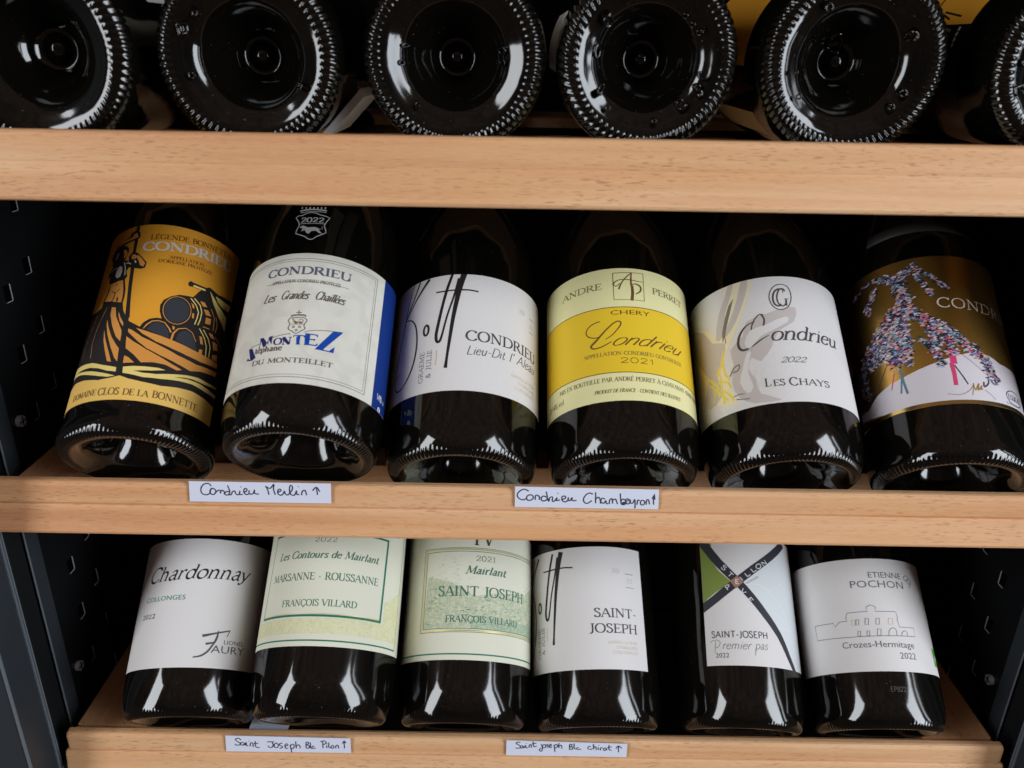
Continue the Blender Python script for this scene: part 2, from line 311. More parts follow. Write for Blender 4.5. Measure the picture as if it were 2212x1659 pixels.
class Print:
    """flat print laid out in millimetres (u along the arc or width, v up), then wrapped or left flat"""
    def __init__(s, bounds=None, step=1.0, fit=None): s.F = []; s.mats = []; s.b = bounds; s.step = step; s.k = 0; s.fit = fit
    def mi(s, m):
        if m not in s.mats: s.mats.append(m)
        return s.mats.index(m)
    def face(s, poly, m, z):
        if s.b:
            for ax, lim, sg in ((0, s.b[0], 1), (0, s.b[1], -1), (1, s.b[2], 1), (1, s.b[3], -1)): poly = clip(poly, ax, lim, sg)
        if len(poly) < 3: return
        if s.fit: poly = [(p[0]*s.fit[0]+s.fit[1], p[1]*s.fit[2]+s.fit[3]) for p in poly]
        lo, hi = min(p[0] for p in poly), max(p[0] for p in poly); k = math.floor(lo/s.step)
        while k*s.step < hi-1e-9:
            q = clip(clip(poly, 0, k*s.step, 1), 0, (k+1)*s.step, -1)
            if len(q) >= 3:
                ar = sum(q[i][0]*q[(i+1) % len(q)][1]-q[(i+1) % len(q)][0]*q[i][1] for i in range(len(q)))
                if abs(ar) > 1e-5: s.F.append((q if ar > 0 else q[::-1], m, z, k))
            k += 1
    def z(s, layer): s.k += 1; return .02+layer*.022+(s.k % 9)*.002
    def poly(s, pts, m, layer=1, smooth=0):
        if smooth: pts = catmull(list(pts)+[pts[0]], smooth)[:-1]
        m = s.mi(m); z = s.z(layer)
        for t in geometry.tessellate_polygon([[Vector((p[0], p[1], 0)) for p in pts]]):
            s.face([tuple(pts[i][:2]) for i in t], m, z)
    def stroke(s, pts, w, m, layer=2, smooth=0):
        n0 = len(pts)
        if smooth and n0 > 2:
            if isinstance(w, (list, tuple)):
                q = catmull([(*p, ww) for p, ww in zip(pts, w)], smooth); pts = [c[:2] for c in q]; w = [c[2] for c in q]
            else: pts = catmull(pts, smooth)
        n = len(pts)
        if not isinstance(w, (list, tuple)): w = [w]*n
        m = s.mi(m); z = s.z(layer); L = []; R = []
        for i in range(n):
            a, b = pts[max(0, i-1)], pts[min(n-1, i+1)]; dx, dy = b[0]-a[0], b[1]-a[1]; d = math.hypot(dx, dy) or 1
            nx, ny = -dy/d*w[i]/2, dx/d*w[i]/2
            L.append((pts[i][0]+nx, pts[i][1]+ny)); R.append((pts[i][0]-nx, pts[i][1]-ny))
        for i in range(n-1): s.face([L[i], R[i], R[i+1], L[i+1]], m, z+i*.0006/max(1, n)*4)
    def dot(s, u, v, r, m, layer=2, ry=None, n=12): s.poly([(u+r*math.cos(2*PI*i/n), v+(ry or r)*math.sin(2*PI*i/n)) for i in range(n)], m, layer)
    def ring(s, u, v, rx, ry, w, m, layer=2): s.stroke([(u+rx*math.cos(2*PI*i/24), v+ry*math.sin(2*PI*i/24)) for i in range(25)], w, m, layer)
    def rect(s, u0, v0, u1, v1, w, m, layer=2):
        h = w/2
        for a in ([(u0-h, v0), (u1+h, v0)], [(u0-h, v1), (u1+h, v1)], [(u0, v0), (u0, v1)], [(u1, v0), (u1, v1)]): s.stroke(a, w, m, layer)
    def text(s, txt, font, a, b, h, m, layer=3):
        """fit txt between the baseline ends a and b (mm), cap height h (mm)"""
        L = math.hypot(b[0]-a[0], b[1]-a[1]); ca, sa = (b[0]-a[0])/L, (b[1]-a[1])/L
        if font == 'inter':
            T, w = sans_tris(txt); kx = L/w; mm = s.mi(m); z = s.z(layer)
            for t in T: s.face([(a[0]+x*kx*ca-y*h*sa, a[1]+x*kx*sa+y*h*ca) for x, y in t], mm, z)
            return
        S, w = text_strokes(txt, font); kx = L/w
        for P, wd in S:
            g = h*.5+min(kx, h*1.3)*.5
            W = [x*g for x in wd] if isinstance(wd, list) else wd*g
            s.stroke([(a[0]+x*kx*ca-y*h*sa, a[1]+x*kx*sa+y*h*ca) for x, y in P], W, m, layer)
    def build(s, name, parent, R=None, axis='cyl'):
        vs = []; fs = []; mi = []; nr = []; st = s.step
        for q, m, z, k in s.F:
            i0 = len(vs)
            for u, v in q:
                if R:
                    t = u/st-k; a0, a1 = k*st/R, (k+1)*st/R; r = R+z
                    vs.append(((math.sin(a0)*(1-t)+math.sin(a1)*t)*r*MM, -(math.cos(a0)*(1-t)+math.cos(a1)*t)*r*MM, v*MM)); nr.append((math.sin(u/R), -math.cos(u/R), 0))
                else: vs.append((u*MM, -z*MM, v*MM)); nr.append((0, -1, 0))
            fs.append(list(range(i0, len(vs)))); mi.append(m)
        me = bpy.data.meshes.new(name); me.from_pydata(vs, [], fs)
        for m in s.mats: me.materials.append(m)
        me.polygons.foreach_set("material_index", mi)
        me.polygons.foreach_set("use_smooth", [True]*len(fs))
        ln = [None]*len(me.loops)
        for p in me.polygons:
            for li in p.loop_indices: ln[li] = nr[me.loops[li].vertex_index]
        me.normals_split_custom_set(ln)
        return link(name, me, parent)
def clip(poly, ax, lim, sg):
    out = []; n = len(poly)
    for i in range(n):
        a, b = poly[i], poly[(i+1) % n]; da, db = (a[ax]-lim)*sg, (b[ax]-lim)*sg
        if da >= 0: out.append(a)
        if (da > 0 > db) or (da < 0 < db):
            t = da/(da-db); out.append((a[0]+(b[0]-a[0])*t, a[1]+(b[1]-a[1])*t))
    return out

# ------------------------------------------------------------------ bottles
# bottle space: z runs up the bottle from the plane it would stand on, -y faces up and out of the shelf
PUNT = [(0,23.2),(1.6,23.5),(3.1,24.4),(4.4,25.7),(5.6,27.3),(6.5,28.5),(7.2,28.6),(8.6,27.6),(10.6,25.3),(11.6,23.6),(12.4,22.9),(13.4,21.3),(14.6,19.9),(16.4,16.2),(18.4,12.0),(20.0,8.9),(21.4,6.9),(22.8,5.4),(24.2,4.35),(25.6,3.55),(27,2.75),(28.2,2.0),(29.6,1.25),
        (30.8,.75),(32,.45),(33,.25),(34,.2)]
PROF = PUNT + [(35,.4),(36,.95),(37,1.75),(37.9,2.8),(38.6,3.95),(39.1,5.1),(39.45,6.4),(39.7,8),(39.9,10.5),(40,14),(40,30),(40,60),(40,90),(40,118),
        (39.4,130),(37.6,142),(34.4,154),(30,166),(25.2,177),(20.8,188),(17.6,199),(15.6,210),(14.6,222)]
SOFT = PUNT + [(35,.5),(36,1.15),(37,2.3),(37.8,3.9),(38.5,6.0),(39.05,8.6),(39.45,11.4),(39.75,14.8),(39.93,18.5),(40,23)] + [p for p in PROF if p[0] == 40 and p[1] > 25] + [p for p in PROF if p[1] > 125]
_glass = {}
def glass_mesh(flare, knurl, slant, amp, soft=False):
    key = (flare, knurl, slant, amp, soft)
    if key in _glass: return _glass[key]
    n = knurl*8; vs = []; fs = []; k0, k1 = 31.6, (37.0 if soft else 38.6); PR = SOFT if soft else PROF; top_s = 9
    prof = []
    for (r0, s0), (r1, s1) in zip(PR, PR[1:]):
        prof.append((r0, s0))
        if 23 < r0 <= 39.7 and s0 < 9: prof.append(((r0+r1)/2, (s0+s1)/2))
    prof.append(PROF[-1])
    for j, (r, s) in enumerate(prof):
        rr = r
        if flare and r > 28 and s < 30: rr = r + flare*(min(1, (r-28)/8))*max(0, 1-max(0, s-5)/10.5)
        a, b = prof[max(0, j-1)], prof[min(len(prof)-1, j+1)]; tr, ts = b[0]-a[0], b[1]-a[1]; l = math.hypot(tr, ts) or 1
        nr_, ns_ = ts/l, -tr/l
        zone = 0.0
        if s < 9 and r > 30.5:
            q = (r-k0)/(k1-k0) if r < k1 else 1+(s-(2.2 if soft else 3.9))/6.0*(.35 if soft else .2)
            zone = max(0.0, min(1, (q+.05)*5))*max(0.0, min(1, (1.12-q)*6))
        for i in range(n):
            th = 2*PI*i/n; d = 0.0
            if zone > 0: d = amp*zone*(.5+.5*math.cos(knurl*th+slant*(r-k0+s)*.45))*(1+.12*math.sin(th*7+j))-amp*.3*zone
            R = (rr + d*nr_); vs.append((R*math.sin(th)*MM, R*math.cos(th)*MM, (s+d*ns_)*MM))
    m = len(prof)
    for j in range(m-1):
        for i in range(n):
            a, b = j*n+i, j*n+(i+1) % n; fs.append((a, b, b+n, a+n))
    me = bpy.data.meshes.new("glass_body"); me.from_pydata(vs, [], fs); me.materials.append(M_GLASS if soft else M_GLASS_BASE)
    me.polygons.foreach_set("use_smooth", [True]*len(fs)); bmm = bmesh.new(); bmm.from_mesh(me)
    bmesh.ops.remove_doubles(bmm, verts=[v for v in bmm.verts if v.co.x**2+v.co.y**2 < 1e-12], dist=1e-6)
    bmesh.ops.recalc_face_normals(bmm, faces=bmm.faces); bmm.to_mesh(me); bmm.free()
    _glass[key] = me; return me
def capsule_mesh():
    if 'cap' in _glass: return _glass['cap']
    bm = bmesh.new(); pr = [(17.0,203.5),(16.2,210),(15.2,222),(14.9,236),(14.9,243),(13.5,245),(0,245)]; n = 40
    rings = [[bm.verts.new((r*math.sin(2*PI*i/n)*MM, r*math.cos(2*PI*i/n)*MM, s*MM)) for i in range(n)] for r, s in pr]
    for a, b in zip(rings, rings[1:]):
        for i in range(n): bm.faces.new((a[i], a[(i+1) % n], b[(i+1) % n], b[i]))
    bmesh.ops.remove_doubles(bm, verts=bm.verts, dist=1e-6); bmesh.ops.recalc_face_normals(bm, faces=bm.faces)
    me = bpy.data.meshes.new("capsule"); bm.to_mesh(me); bm.free(); me.materials.append(M_CAPS)
    for p in me.polygons: p.use_smooth = True
    _glass['cap'] = me; return me
def label_sheet(name, parent, D, u0, u1, v0, v1, m, off=.10, wav=0.0, vfun=None):
    """a paper label bent round the glass, 0.12 mm thick at its edges"""
    R = D/2; n0, n1 = math.floor(u0), math.ceil(u1); us = sorted({u0, u1, *[float(k) for k in range(n0+1, n1) if u0 < k < u1]})
    nv = 10; vs = []; fs = []; nr = []
    def pt(u, v, o):
        k = math.floor(u+1e-9) if u < u1 else math.ceil(u)-1
        t = u-k; a0, a1 = k/R, (k+1)/R; r = R+o
        return ((math.sin(a0)*(1-t)+math.sin(a1)*t)*r*MM, -(math.cos(a0)*(1-t)+math.cos(a1)*t)*r*MM, v*MM)
    for u in us:
        for j in range(nv+1):
            v = v0+(v1-v0)*j/nv; vs.append(pt(u, v, off)); nr.append((math.sin(u/R), -math.cos(u/R), 0))
    L = nv+1
    for i in range(len(us)-1):
        for j in range(nv): a = i*L+j; fs.append((a, a+L, a+L+1, a+1))
    top = len(fs)
    b0 = len(vs)
    rim = [(u, v0) for u in us]+[(us[-1], v1)]+[(u, v1) for u in us[-2::-1]]+[(us[0], v0)]
    for u, v in rim: vs.append(pt(u, v, off)); nr.append(None); vs.append(pt(u, v, -.02)); nr.append(None)
    for i in range(len(rim)-1): a = b0+2*i; fs.append((a, a+1, a+3, a+2))
    me = bpy.data.meshes.new(name); me.from_pydata(vs, [], fs); me.materials.append(m)
    me.polygons.foreach_set("use_smooth", [i < top for i in range(len(fs))])
    ln = []
    for p in me.polygons:
        for li in p.loop_indices:
            q = nr[me.loops[li].vertex_index]; ln.append(q if q else tuple(p.normal))
    me.normals_split_custom_set(ln)
    return link(name, me, parent)
def bottle(label, x, yb, zb, D, tilt, yaw, flare=0.0, knurl=72, slant=0.0, amp=.75, group=None, roll=0.0):
    """x, yb, zb in mm: the lowest point of the base; tilt: how far the neck rises; yaw: neck to the right"""
    t, w = math.radians(tilt), math.radians(yaw)
    a = Vector((math.sin(w)*math.cos(t), math.cos(w)*math.cos(t), math.sin(t))); r = Vector((math.cos(w), -math.sin(w), 0)); u = r.cross(a)
    root = thing("wine_bottle", label, "wine bottle", group=group)
    c = Vector((x, yb, zb)) + u*(D/2)
    root.matrix_world = Matrix(((r.x, -u.x, a.x, c.x*MM), (r.y, -u.y, a.y, c.y*MM), (r.z, -u.z, a.z, c.z*MM), (0,0,0,1)))
    g = link("glass_body", glass_mesh(flare, knurl, slant, amp, tilt > 10), root); g.scale = (D/80, D/80, 1); g.rotation_euler = (0, 0, math.radians(roll))
    cp = link("capsule", capsule_mesh(), root)
    return root
def emboss(root, marks, D=82):
    """raised glass marks moulded inside the hollow base: (text, angle deg, radius, size mm, turn)"""
    P = []
    for txt, ang, rad, size, turn in marks:
        S, w = text_strokes(txt, 'sans') if txt not in 'o#' else ([([(math.cos(i*PI/8)*.5, math.sin(i*PI/8)*.5) for i in range(17)], .14)] if txt == 'o' else [([(-.5,-.5),(.5,-.5),(.5,.5),(-.5,.5),(-.5,-.5)], .12)], 0)
        P.append((S, w, math.radians(ang), rad, size, math.radians(turn)))
    prof = PROF[:20]
    def surf(r):
        for (r0, s0), (r1, s1) in zip(prof, prof[1:]):
            if r0 <= r <= r1: return s0+(s1-s0)*(r-r0)/(r1-r0)
        return 0.3
    for S, w, ang, rad, size, turn in P:
        bm = bmesh.new()
        for pts, wd in S:
            pts = catmull(pts, 2) if len(pts) > 2 and w else pts
            n = len(pts); prev = None
            for i in range(n):
                a, b = pts[max(0, i-1)], pts[min(n-1, i+1)]; dx, dy = b[0]-a[0], b[1]-a[1]; d = math.hypot(dx, dy) or 1
                cur = []
                for k, h in ((-1, -.5), (-.5, .55), (.5, .55), (1, -.5)):
                    lx, ly = (pts[i][0]-w/2-dy/d*.19*k)*size, (pts[i][1]-(.5 if w else 0)+dx/d*.19*k)*size
                    X, Y = lx*math.cos(turn)-ly*math.sin(turn), lx*math.sin(turn)+ly*math.cos(turn)
                    X, Y = X+rad*math.sin(ang), Y+rad*math.cos(ang); rr = math.hypot(X, Y)
                    cur.append(bm.verts.new((X*MM, -Y*MM, (surf(rr)-h)*MM)))
                if prev:
                    for q in range(3): bm.faces.new((prev[q], prev[q+1], cur[q+1], cur[q]))
                prev = cur
        bmesh.ops.recalc_face_normals(bm, faces=bm.faces)
        bm_obj("moulded_mark", bm, M_GLASS, root, True)

def collar(root, D, s0, s1, half, m):
    """a narrow label bent round the shoulder of the glass"""
    k = D/80; P = [p for p in PROF if p[0] > 15 and p[1] > 100]
    def rad(s):
        for (r0, a), (r1, b) in zip(P, P[1:]):
            if a <= s <= b: return (r0+(r1-r0)*(s-a)/(b-a))*k+.25
        return 20*k
    bm = bmesh.new(); g = []
    for i in range(41):
        th = math.radians(-half+2*half*i/40)
        g.append([bm.verts.new((math.sin(th)*(rad(s)+o)*MM, -math.cos(th)*(rad(s)+o)*MM, s*MM)) for s, o in ((s0, -.3), (s0, 0), ((s0+s1)/2, 0), (s1, 0), (s1, -.3))])
    for a, b in zip(g, g[1:]):
        for q in range(4): bm.faces.new((a[q], b[q], b[q+1], a[q+1]))
    return bm_obj("collar_label", bm, m, root, True)

# ------------------------------------------------------------------ papers
M_ORANGE = paper("orange_textured_paper", lin(216,150,44,1.25), .6, .00009, 1300)
M_MARBLE = paper("marbled_cream_paper", lin(206,204,194,1.3), .6, var=.30, vscale=55, vcol=lin(176,172,160,1.3))
M_WHITE = paper("white_label_paper", lin(206,203,202,1.32), .6, .0001, 1100)
M_WHITE2 = paper("smooth_white_label_paper", lin(204,201,200,1.32), .55, .00006, 1100)
M_CREAM = paper("pale_yellow_label_paper", lin(222,214,160,1.3), .5)
M_CREAM2 = paper("cream_label_paper", lin(206,206,188,1.3), .6)
M_LAND = paper("engraved_landscape_wash", lin(206,204,168,1.3), .6, var=.55, vscale=300, vcol=lin(188,190,148,1.25))
M_LAND2 = paper("green_engraving", lin(150,170,146,1.2), .6, var=.7, vscale=500, vcol=lin(190,198,172,1.2))
M_TAN = paper('tan_back_label', lin(184,146,104,1.1), .6)
M_LAND3 = paper('grey_green_engraving', lin(168,178,152,1.25), .6, var=.8, vscale=380, vcol=lin(204,204,178,1.25))
def foil_build(t, b):
    n = N(t, "ShaderNodeTexNoise", Scale=700.0, Detail=3.0); t.links.new(coords(t, (.3, .3, 1)), n.inputs[0]); bump(t, b, n.outputs[0], .0001, .6)
M_GOLD = mat("gold_foil_paper", (.93,.54,.13,1), .36, metal=1.0, build=foil_build)
M_GOLD2 = mat("bright_gold_edge", (.85,.60,.20,1), .22, metal=1.0, build=foil_build)
PK = ink('hot_pink', 206,64,110); MG = ink('magenta', 140,50,110); TL = ink('teal_grey', 92,120,134)
VC = [ink('vine_m',200,84,110), ink('vine_n',196,190,204), ink('vine_o',214,150,140), ink('vine_p',70,130,160), ink('vine_a',130,150,176), ink('vine_b',84,100,150), ink('vine_c',168,160,190), ink('vine_d',34,34,46), ink('vine_e',176,168,190), ink('vine_f',110,84,140),
      ink('vine_g',150,178,180), ink('vine_h',190,120,130), ink('vine_i',60,74,92), ink('vine_j',196,150,110), ink('vine_k',50,44,60), ink('vine_l',214,208,214)]
_vr = random.Random(11)
def vine(P, path, width, n):
    """many small leaves scattered about a branch"""
    Q = catmull(path, 8)
    P.stroke(path, width*.7, VC[7], 2, 4)
    for i in range(int(n*2.3)):
        x, y = _vr.choice(Q); r = math.sqrt(_vr.random())*.62*_vr.uniform(.7, 1.15); a = _vr.uniform(0, 2*PI)
        x += r*width*math.cos(a); y += r*width*math.sin(a)
        s = _vr.uniform(.5, 1.1); t = _vr.uniform(-.9, .9)
        c, d = math.cos(t), math.sin(t); L = [(-1, 0), (-.2, .55), (1, .1), (.1, -.35)]
        m = _vr.choice(VC) if _vr.random() > .20 else VC[7]
        P.poly([(x+(px*c-py*d)*s*1.45, y+(px*d+py*c)*s*1.2) for px, py in L], m, _vr.choice((3, 4)))
M_TAG = paper("tag_paper", lin(206,210,228,1.22), .6)
M_INK = ink("black_marker", 58,58,74)
def tag_card(label, x, z, corners, marks):
    t = thing("paper_tag", label, "paper tag", (x*MM, -.0012, z*MM), group="handwritten tags stuck on the shelf fronts")
    bm = bmesh.new(); nx = 14; g = []
    (ax, az), (bx, bz), (cx, cz), (dx, dz) = corners
    ph = x*.7
    for i in range(nx+1):
        f = i/nx; row = []
        for j in range(3):
            k = j/2; px = (ax+(bx-ax)*f)*(1-k)+(dx+(cx-dx)*f)*k; pz = (az+(bz-az)*f)*(1-k)+(dz+(cz-dz)*f)*k
            row.append(bm.verts.new((px*MM, -.00008, pz*MM)))
        g.append(row)
    for i in range(nx):
        for j in range(2): bm.faces.new((g[i][j], g[i][j+1], g[i+1][j+1], g[i+1][j]))
    r = bmesh.ops.extrude_face_region(bm, geom=list(bm.faces))
    for v in [e for e in r['geom'] if isinstance(e, bmesh.types.BMVert)]: v.co.y += .0003
    bmesh.ops.recalc_face_normals(bm, faces=bm.faces)
    bm_obj("card", bm, M_TAG, t)
    P = Print(None, 400)
    for kind, pts in marks:
        if kind == 'f': P.poly(pts, M_INK, 4)
        else: P.stroke(pts, .74, M_INK, 4, 4 if len(pts) > 2 else 0)
    P.build("handwriting", t)

# ------------------------------------------------------------------ the three pull-out shelves
RAIL_TOP = [(12.6,-6.9),(12.2,-6.4),(5.8,-6.3),(5.4,-.6),(4.9,0),(2.4,0),(1.2,-.35),(.35,-1.2),(0,-2.6),(-.1,-12.8),(.25,-13.5),(.9,-13.75),(12.6,-13.75)]
RAIL_LOW = [(12.6,-13.85),(.9,-13.85),(0,-14.2),(-.5,-15.2),(-.9,-17),(-1.6,-22.5),(-2.7,-27.4),(-3.2,-29.6),(-2.7,-31.0),(-1.2,-31.8),(12.6,-31.8)]
def shelf(label, z, tones, waves=False):
    t = thing("wooden_shelf", label, "shelf", (0, 0, z*MM), group="beech pull-out shelves")
    w1 = wood("beech_rail_%d" % tones, 'x', tones, 1.06, .0 if tones != 2 else .5); w2 = wood("beech_side_%d" % tones, 'y', tones+.5, 1.0, .8)
    rt, rl_ = RAIL_TOP, RAIL_LOW
    if waves: rt = [p for p in rt if p not in ((.25,-13.5), (.9,-13.75))]+[]; rt.insert(rt.index((-.1,-12.8))+1, (.0,-13.8)); rl_ = [p for p in rl_ if p[0] != .9]; rl_[1] = (.05,-13.85)
    for nm, pr, hw in (("front_rail", rt, 295 if z < 100 else 303), ("lower_front_rail", rl_, 297.5 if z < 100 else 303.6)):
        bm = bmesh.new(); prism_x(bm, [(y*MM, zz*MM) for y, zz in pr], -hw*MM, hw*MM); bm_obj(nm, bm, w1, t)
    for s in (-1, 1):
        bm = bmesh.new(); x0, x1 = sorted((s*295, s*(262 if z > 100 else 250))); box(bm, x0*MM, x1*MM, .0129, .36, -.0240, -.0055 if not waves else -.0012, .0008); bm_obj("side_board", bm, w2, t)
        bm = bmesh.new(); rod(bm, (s*.275, .028, -.0060), (s*.275, .028, -.0053), .0032, 16); bm_obj("wood_plug", bm, w1, t)
    if waves:
        for y0, y1 in ((.108, .165), (.26, .32)):
            bm = bmesh.new(); n = 160; A = []
            for i in range(n+1):
                x = -.2615+.523*i/n; wv = .0022*math.sin(x*2*PI/.046)
                A.append([bm.verts.new((x, y0+wv, -.0245)), bm.verts.new((x, y0+wv, -.0102)), bm.verts.new((x, y0+wv+.0015, -.0088)), bm.verts.new((x, y1, -.0088)), bm.verts.new((x, y1, -.0245))])
            for a, b in zip(A, A[1:]):
                for k in range(5): bm.faces.new((a[k], a[(k+1) % 5], b[(k+1) % 5], b[k]))
            bm.faces.new(A[0]); bm.faces.new(A[-1][::-1]); bmesh.ops.recalc_face_normals(bm, faces=bm.faces); bm_obj("cradle_slat", bm, w1, t)
    else:
        bm = bmesh.new(); hw = .2615 if z > 100 else .2495; y0 = .061 if z > 100 else .31; box(bm, -hw, hw, y0, y0+.025, -.0330, -.0200, .0008); bm_obj("cross_slat", bm, w1, t)
        bm = bmesh.new(); rod(bm, (-.292, .104, .019), (.292, .104, .019), .003, 12); bm_obj("rest_rod", bm, M_RUBBER, t)
        for s in (-1, 1):
            bm = bmesh.new(); box(bm, min(s*.288, s*.291), max(s*.288, s*.291), .098, .110, -.0053, .0215, .0004); bm_obj("rod_bracket", bm, M_WALL, t)
    return t
shelf("top wooden shelf with bottle bases lying above its front rail", 363.0, 1, True)
shelf("middle wooden shelf with two tags and the ferryman label bottle", 180.4, 2)
shelf("bottom wooden shelf whose both front corners and side boards are in view", 0.0, 3)

# ------------------------------------------------------------------ the cabinet
cab = thing("wine_cabinet", "black wine cabinet with slotted steel side walls round the wooden shelves", "wine cabinet", (0, 0, -.2))
def cpart(name, boxes, m, bev=.0006, parent=None):
    bm = bmesh.new()
    for x0, x1, y0, y1, z0, z1 in boxes: box(bm, x0*MM, x1*MM, y0*MM, y1*MM, (z0+200)*MM, (z1+200)*MM, bev)
    return bm_obj(name, bm, m, parent or cab)
ZB, ZT = -180, 620
for s in (-1, 1):
    def X(a, b): return (min(s*a, s*b), max(s*a, s*b))
    cpart("side_panel", [(*X(305.5, 335), 23, 430, ZB, ZT)], M_WALL)
    fl = cpart("front_flange", [(*X(304.6, 305.3), 21.4, 33, ZB, ZT)], M_FRAME, .0002); cpart("flange_edge", [(*X(304.3, 305.2), 20.6, 21.4, ZB, ZT)], M_RIDGE, .0002, fl)
    cpart("door_seal", [(*X(305.8, 330), 4.5, 21, ZB, ZT)], M_RUBBER, .002)
    fr = cpart("door_frame", [(*X(305.0, 345), -22, 1.2, ZB, ZT)], M_FRAME, .0012)
    cpart("frame_ridge", [(*X(304.2, 305.4), .6, 1.5, ZB, ZT)], M_RIDGE, .0002, fr); cpart("frame_ridge", [(*X(304.4, 306), 3.0, 3.9, ZB, ZT)], M_RIDGE, .0002, fr); cpart("frame_ridge", [(*X(304.5, 306), -22.8, -21.5, ZB, ZT)], M_RIDGE, .0002, fr)
    for col, y0, z0 in ((0, 61, 6.5), (1, 84, 17.0)):
        for k in range(-3, 14):
            z = z0+k*36.7
            if col == 0 and k < -2: continue
            o = cpart("support_slot", [(*X(305.15, 305.6), y0-5.5, y0, z, z+9.5)], M_SLOT_SHADE, .0001)
            e1 = cpart("bent_lip", [(*X(304.7, 305.55), y0, y0+.4, z, z+9.5), (*X(304.8, 305.5), y0-5, y0, z-.45, z)], M_EDGE, .00012, o)
    for z in (16.0, 196.0, 379.0):
        bm = bmesh.new(); zz = (z+200)*MM; rod(bm, (s*.3056, .042, zz), (s*.3030, .042, zz), .0034, 18); o = bm_obj("screw_head", bm, M_SCREW, cab)
        bm = bmesh.new(); box(bm, *sorted((s*.30285, s*.3034)), .0390, .0450, zz-.0004, zz+.0004); box(bm, *sorted((s*.30275, s*.3034)), .0416, .0424, zz-.003, zz+.003); bm_obj("cross_slot", bm, M_SLOT_SHADE, o)
cpart("back_panel", [(-334, 334, 425, 440, ZB-20, ZT+20)], M_WALL)
cpart("cabinet_top", [(-337, 337, 24, 436, ZT-1, ZT+12)], M_WALL)
cpart("cabinet_floor", [(-337, 337, 24, 436, ZB-12, ZB+1)], M_WALL)

# ------------------------------------------------------------------ top shelf: bottles lying flat, bases towards the viewer
ROWA = "bottles lying flat on the top shelf with their bases out"; ROWB = "bottles leaning on the middle shelf"; ROWC = "bottles leaning on the bottom shelf"
def lying(label, x, z, D, yaw, lab, knurl, slant, amp, marks, roll=0, flare=0.0, tilt=.6):
    x = -19.9+(x+19.9)*1.018; z = 398.4+(z-398.4)*1.018; D *= 1.018
    b = bottle(label, x, 11.0, z-D/2, D, tilt, yaw, flare, knurl, slant, amp, ROWA, roll)
    for (u0, u1, v0, v1, m) in lab: label_sheet("label", b, D, u0, u1, v0, v1, m)
    if marks: emboss(b, marks)
    return b
R_ = lambda deg, D=82: deg*PI/180*D/2
lying("leftmost bottle base on the top shelf, cut off by the frame edge, soft knurled rim", -236.0, 396.5, 91, 0, [(R_(-60), R_(70), 40, 120, M_WHITE)], 78, .6, 0.42, [])
lying("second bottle base on the top shelf, small square mark moulded on its left", -139.4, 395.2, 84.2, 0, [(R_(-88), R_(-30), 22, 120, M_CREAM2)], 72, .5, .75,
      [('#', -68, 29.3, 4.2, 8), ('U', -68, 29.3, 2.2, 8), ('o', -108, 27, 2.6, 0), ('o', -50, 27, 2.2, 0), ('o', 118, 26, 2.4, 0), ('7', 150, 26, 0.1, 0)], 2)
lying("third bottle base on the top shelf, smooth dark hollow with a central dimple", -47.3, 396.2, 83.2, 0, [(R_(20), R_(86), 16, 110, M_CREAM2), (R_(-150), R_(-112), 16, 90, M_WHITE)], 74, .5, .8,
      [('o', -96, 24, 2.2, 0), ('0', -78, 22.5, 3, -80), ('o', 82, 22, 3, 0), ('o', 95, 22, 2.4, 0), ('o', -140, 26, 1.8, 0)], 1)
lying("fourth bottle base on the top shelf, rounded knurls and numbers moulded in its hollow", 39.4, 396.6, 81.8, 0, [(R_(-100), R_(-62), 14, 90, M_WHITE)], 68, 1.6, 1.0,
      [('o', -50, 24.5, 4.5, 0), ('0', -82, 23, 5.2, 0), ('50', -120, 24.5, 4.6, -28), ('o', -140, 27, 2, 0), ('S', 118, 27, 5, 20), ('o', 138, 25, 4, 0), ('C', 104, 26, 3.4, 60), ('o', 20, 3.5, 5, 0), ('o', 170, 26.5, 2, 0), ('o', 40, 24, 2, 0), ('o', 52, 24, 2, 0), ('o', 62, 25, 2, 0)], 0)
lying("fifth bottle base on the top shelf, ring of fine knurls, beside the orange label", 131.6, 397.0, 84.5, 0, [(R_(-98), R_(10), 30, 125, M_ORANGE), (R_(-152), R_(-130), 30, 120, M_TAN)], 78, -1.4, .9,
      [('o', -36, 27.5, 3.2, 0), ('o', -10, 8, 7, 0), ('T', 20, 29, 3, 0), ('o', 64, 26, 3.6, 0), ('o', -100, 27, 1.6, 0), ('o', -122, 28, 2, 0), ('o', 118, 27, 3.0, 0), ('o', 134, 27, 2.6, 0)], 2)
b = lying("rightmost bottle base on the top shelf, mostly cut off by the frame edge", 235.0, 398.3, 83.5, 0, [(R_(-128), R_(-87), 34, 118, M_CAPS)], 74, .8, 0.65, [('o', -90, 29, 3, 0), ('#', -112, 31, 3.6, 20), ('o', -80, 28, 2, 0)], 0)
L = label_sheet("back_label", b, 85.0, R_(-69.5), R_(-2), 36, 116, M_ORANGE)
L2 = label_sheet('black_label_band', b, 85.0, R_(-86), R_(-70), 34, 117, M_CAPS, .16); P = Print((R_(-86), R_(-6), 36, 116)); Wk = ink('small_white_print', 180, 176, 170); K9 = ink('black_print', 26, 24, 24)
for i, tx in enumerate(('MIS EN BOUTEILLE', 'AU DOMAINE', 'PRODUIT DE FRANCE')): P.text(tx, 'sans', (R_(-74)-i*3.2+1, 52), (R_(-74)-i*3.2+1, 88), 2.0, Wk)
for i in range(4): P.dot(R_(-73)-i*2.6, 44, 1.1, Wk)
P.stroke([(R_(-66), 60), (R_(-50), 100)], 1.0, K9); P.stroke([(R_(-64), 50), (R_(-60), 70)], 1.0, K9); P.stroke([(R_(-60), 80), (R_(-46), 84)], 1.2, K9)
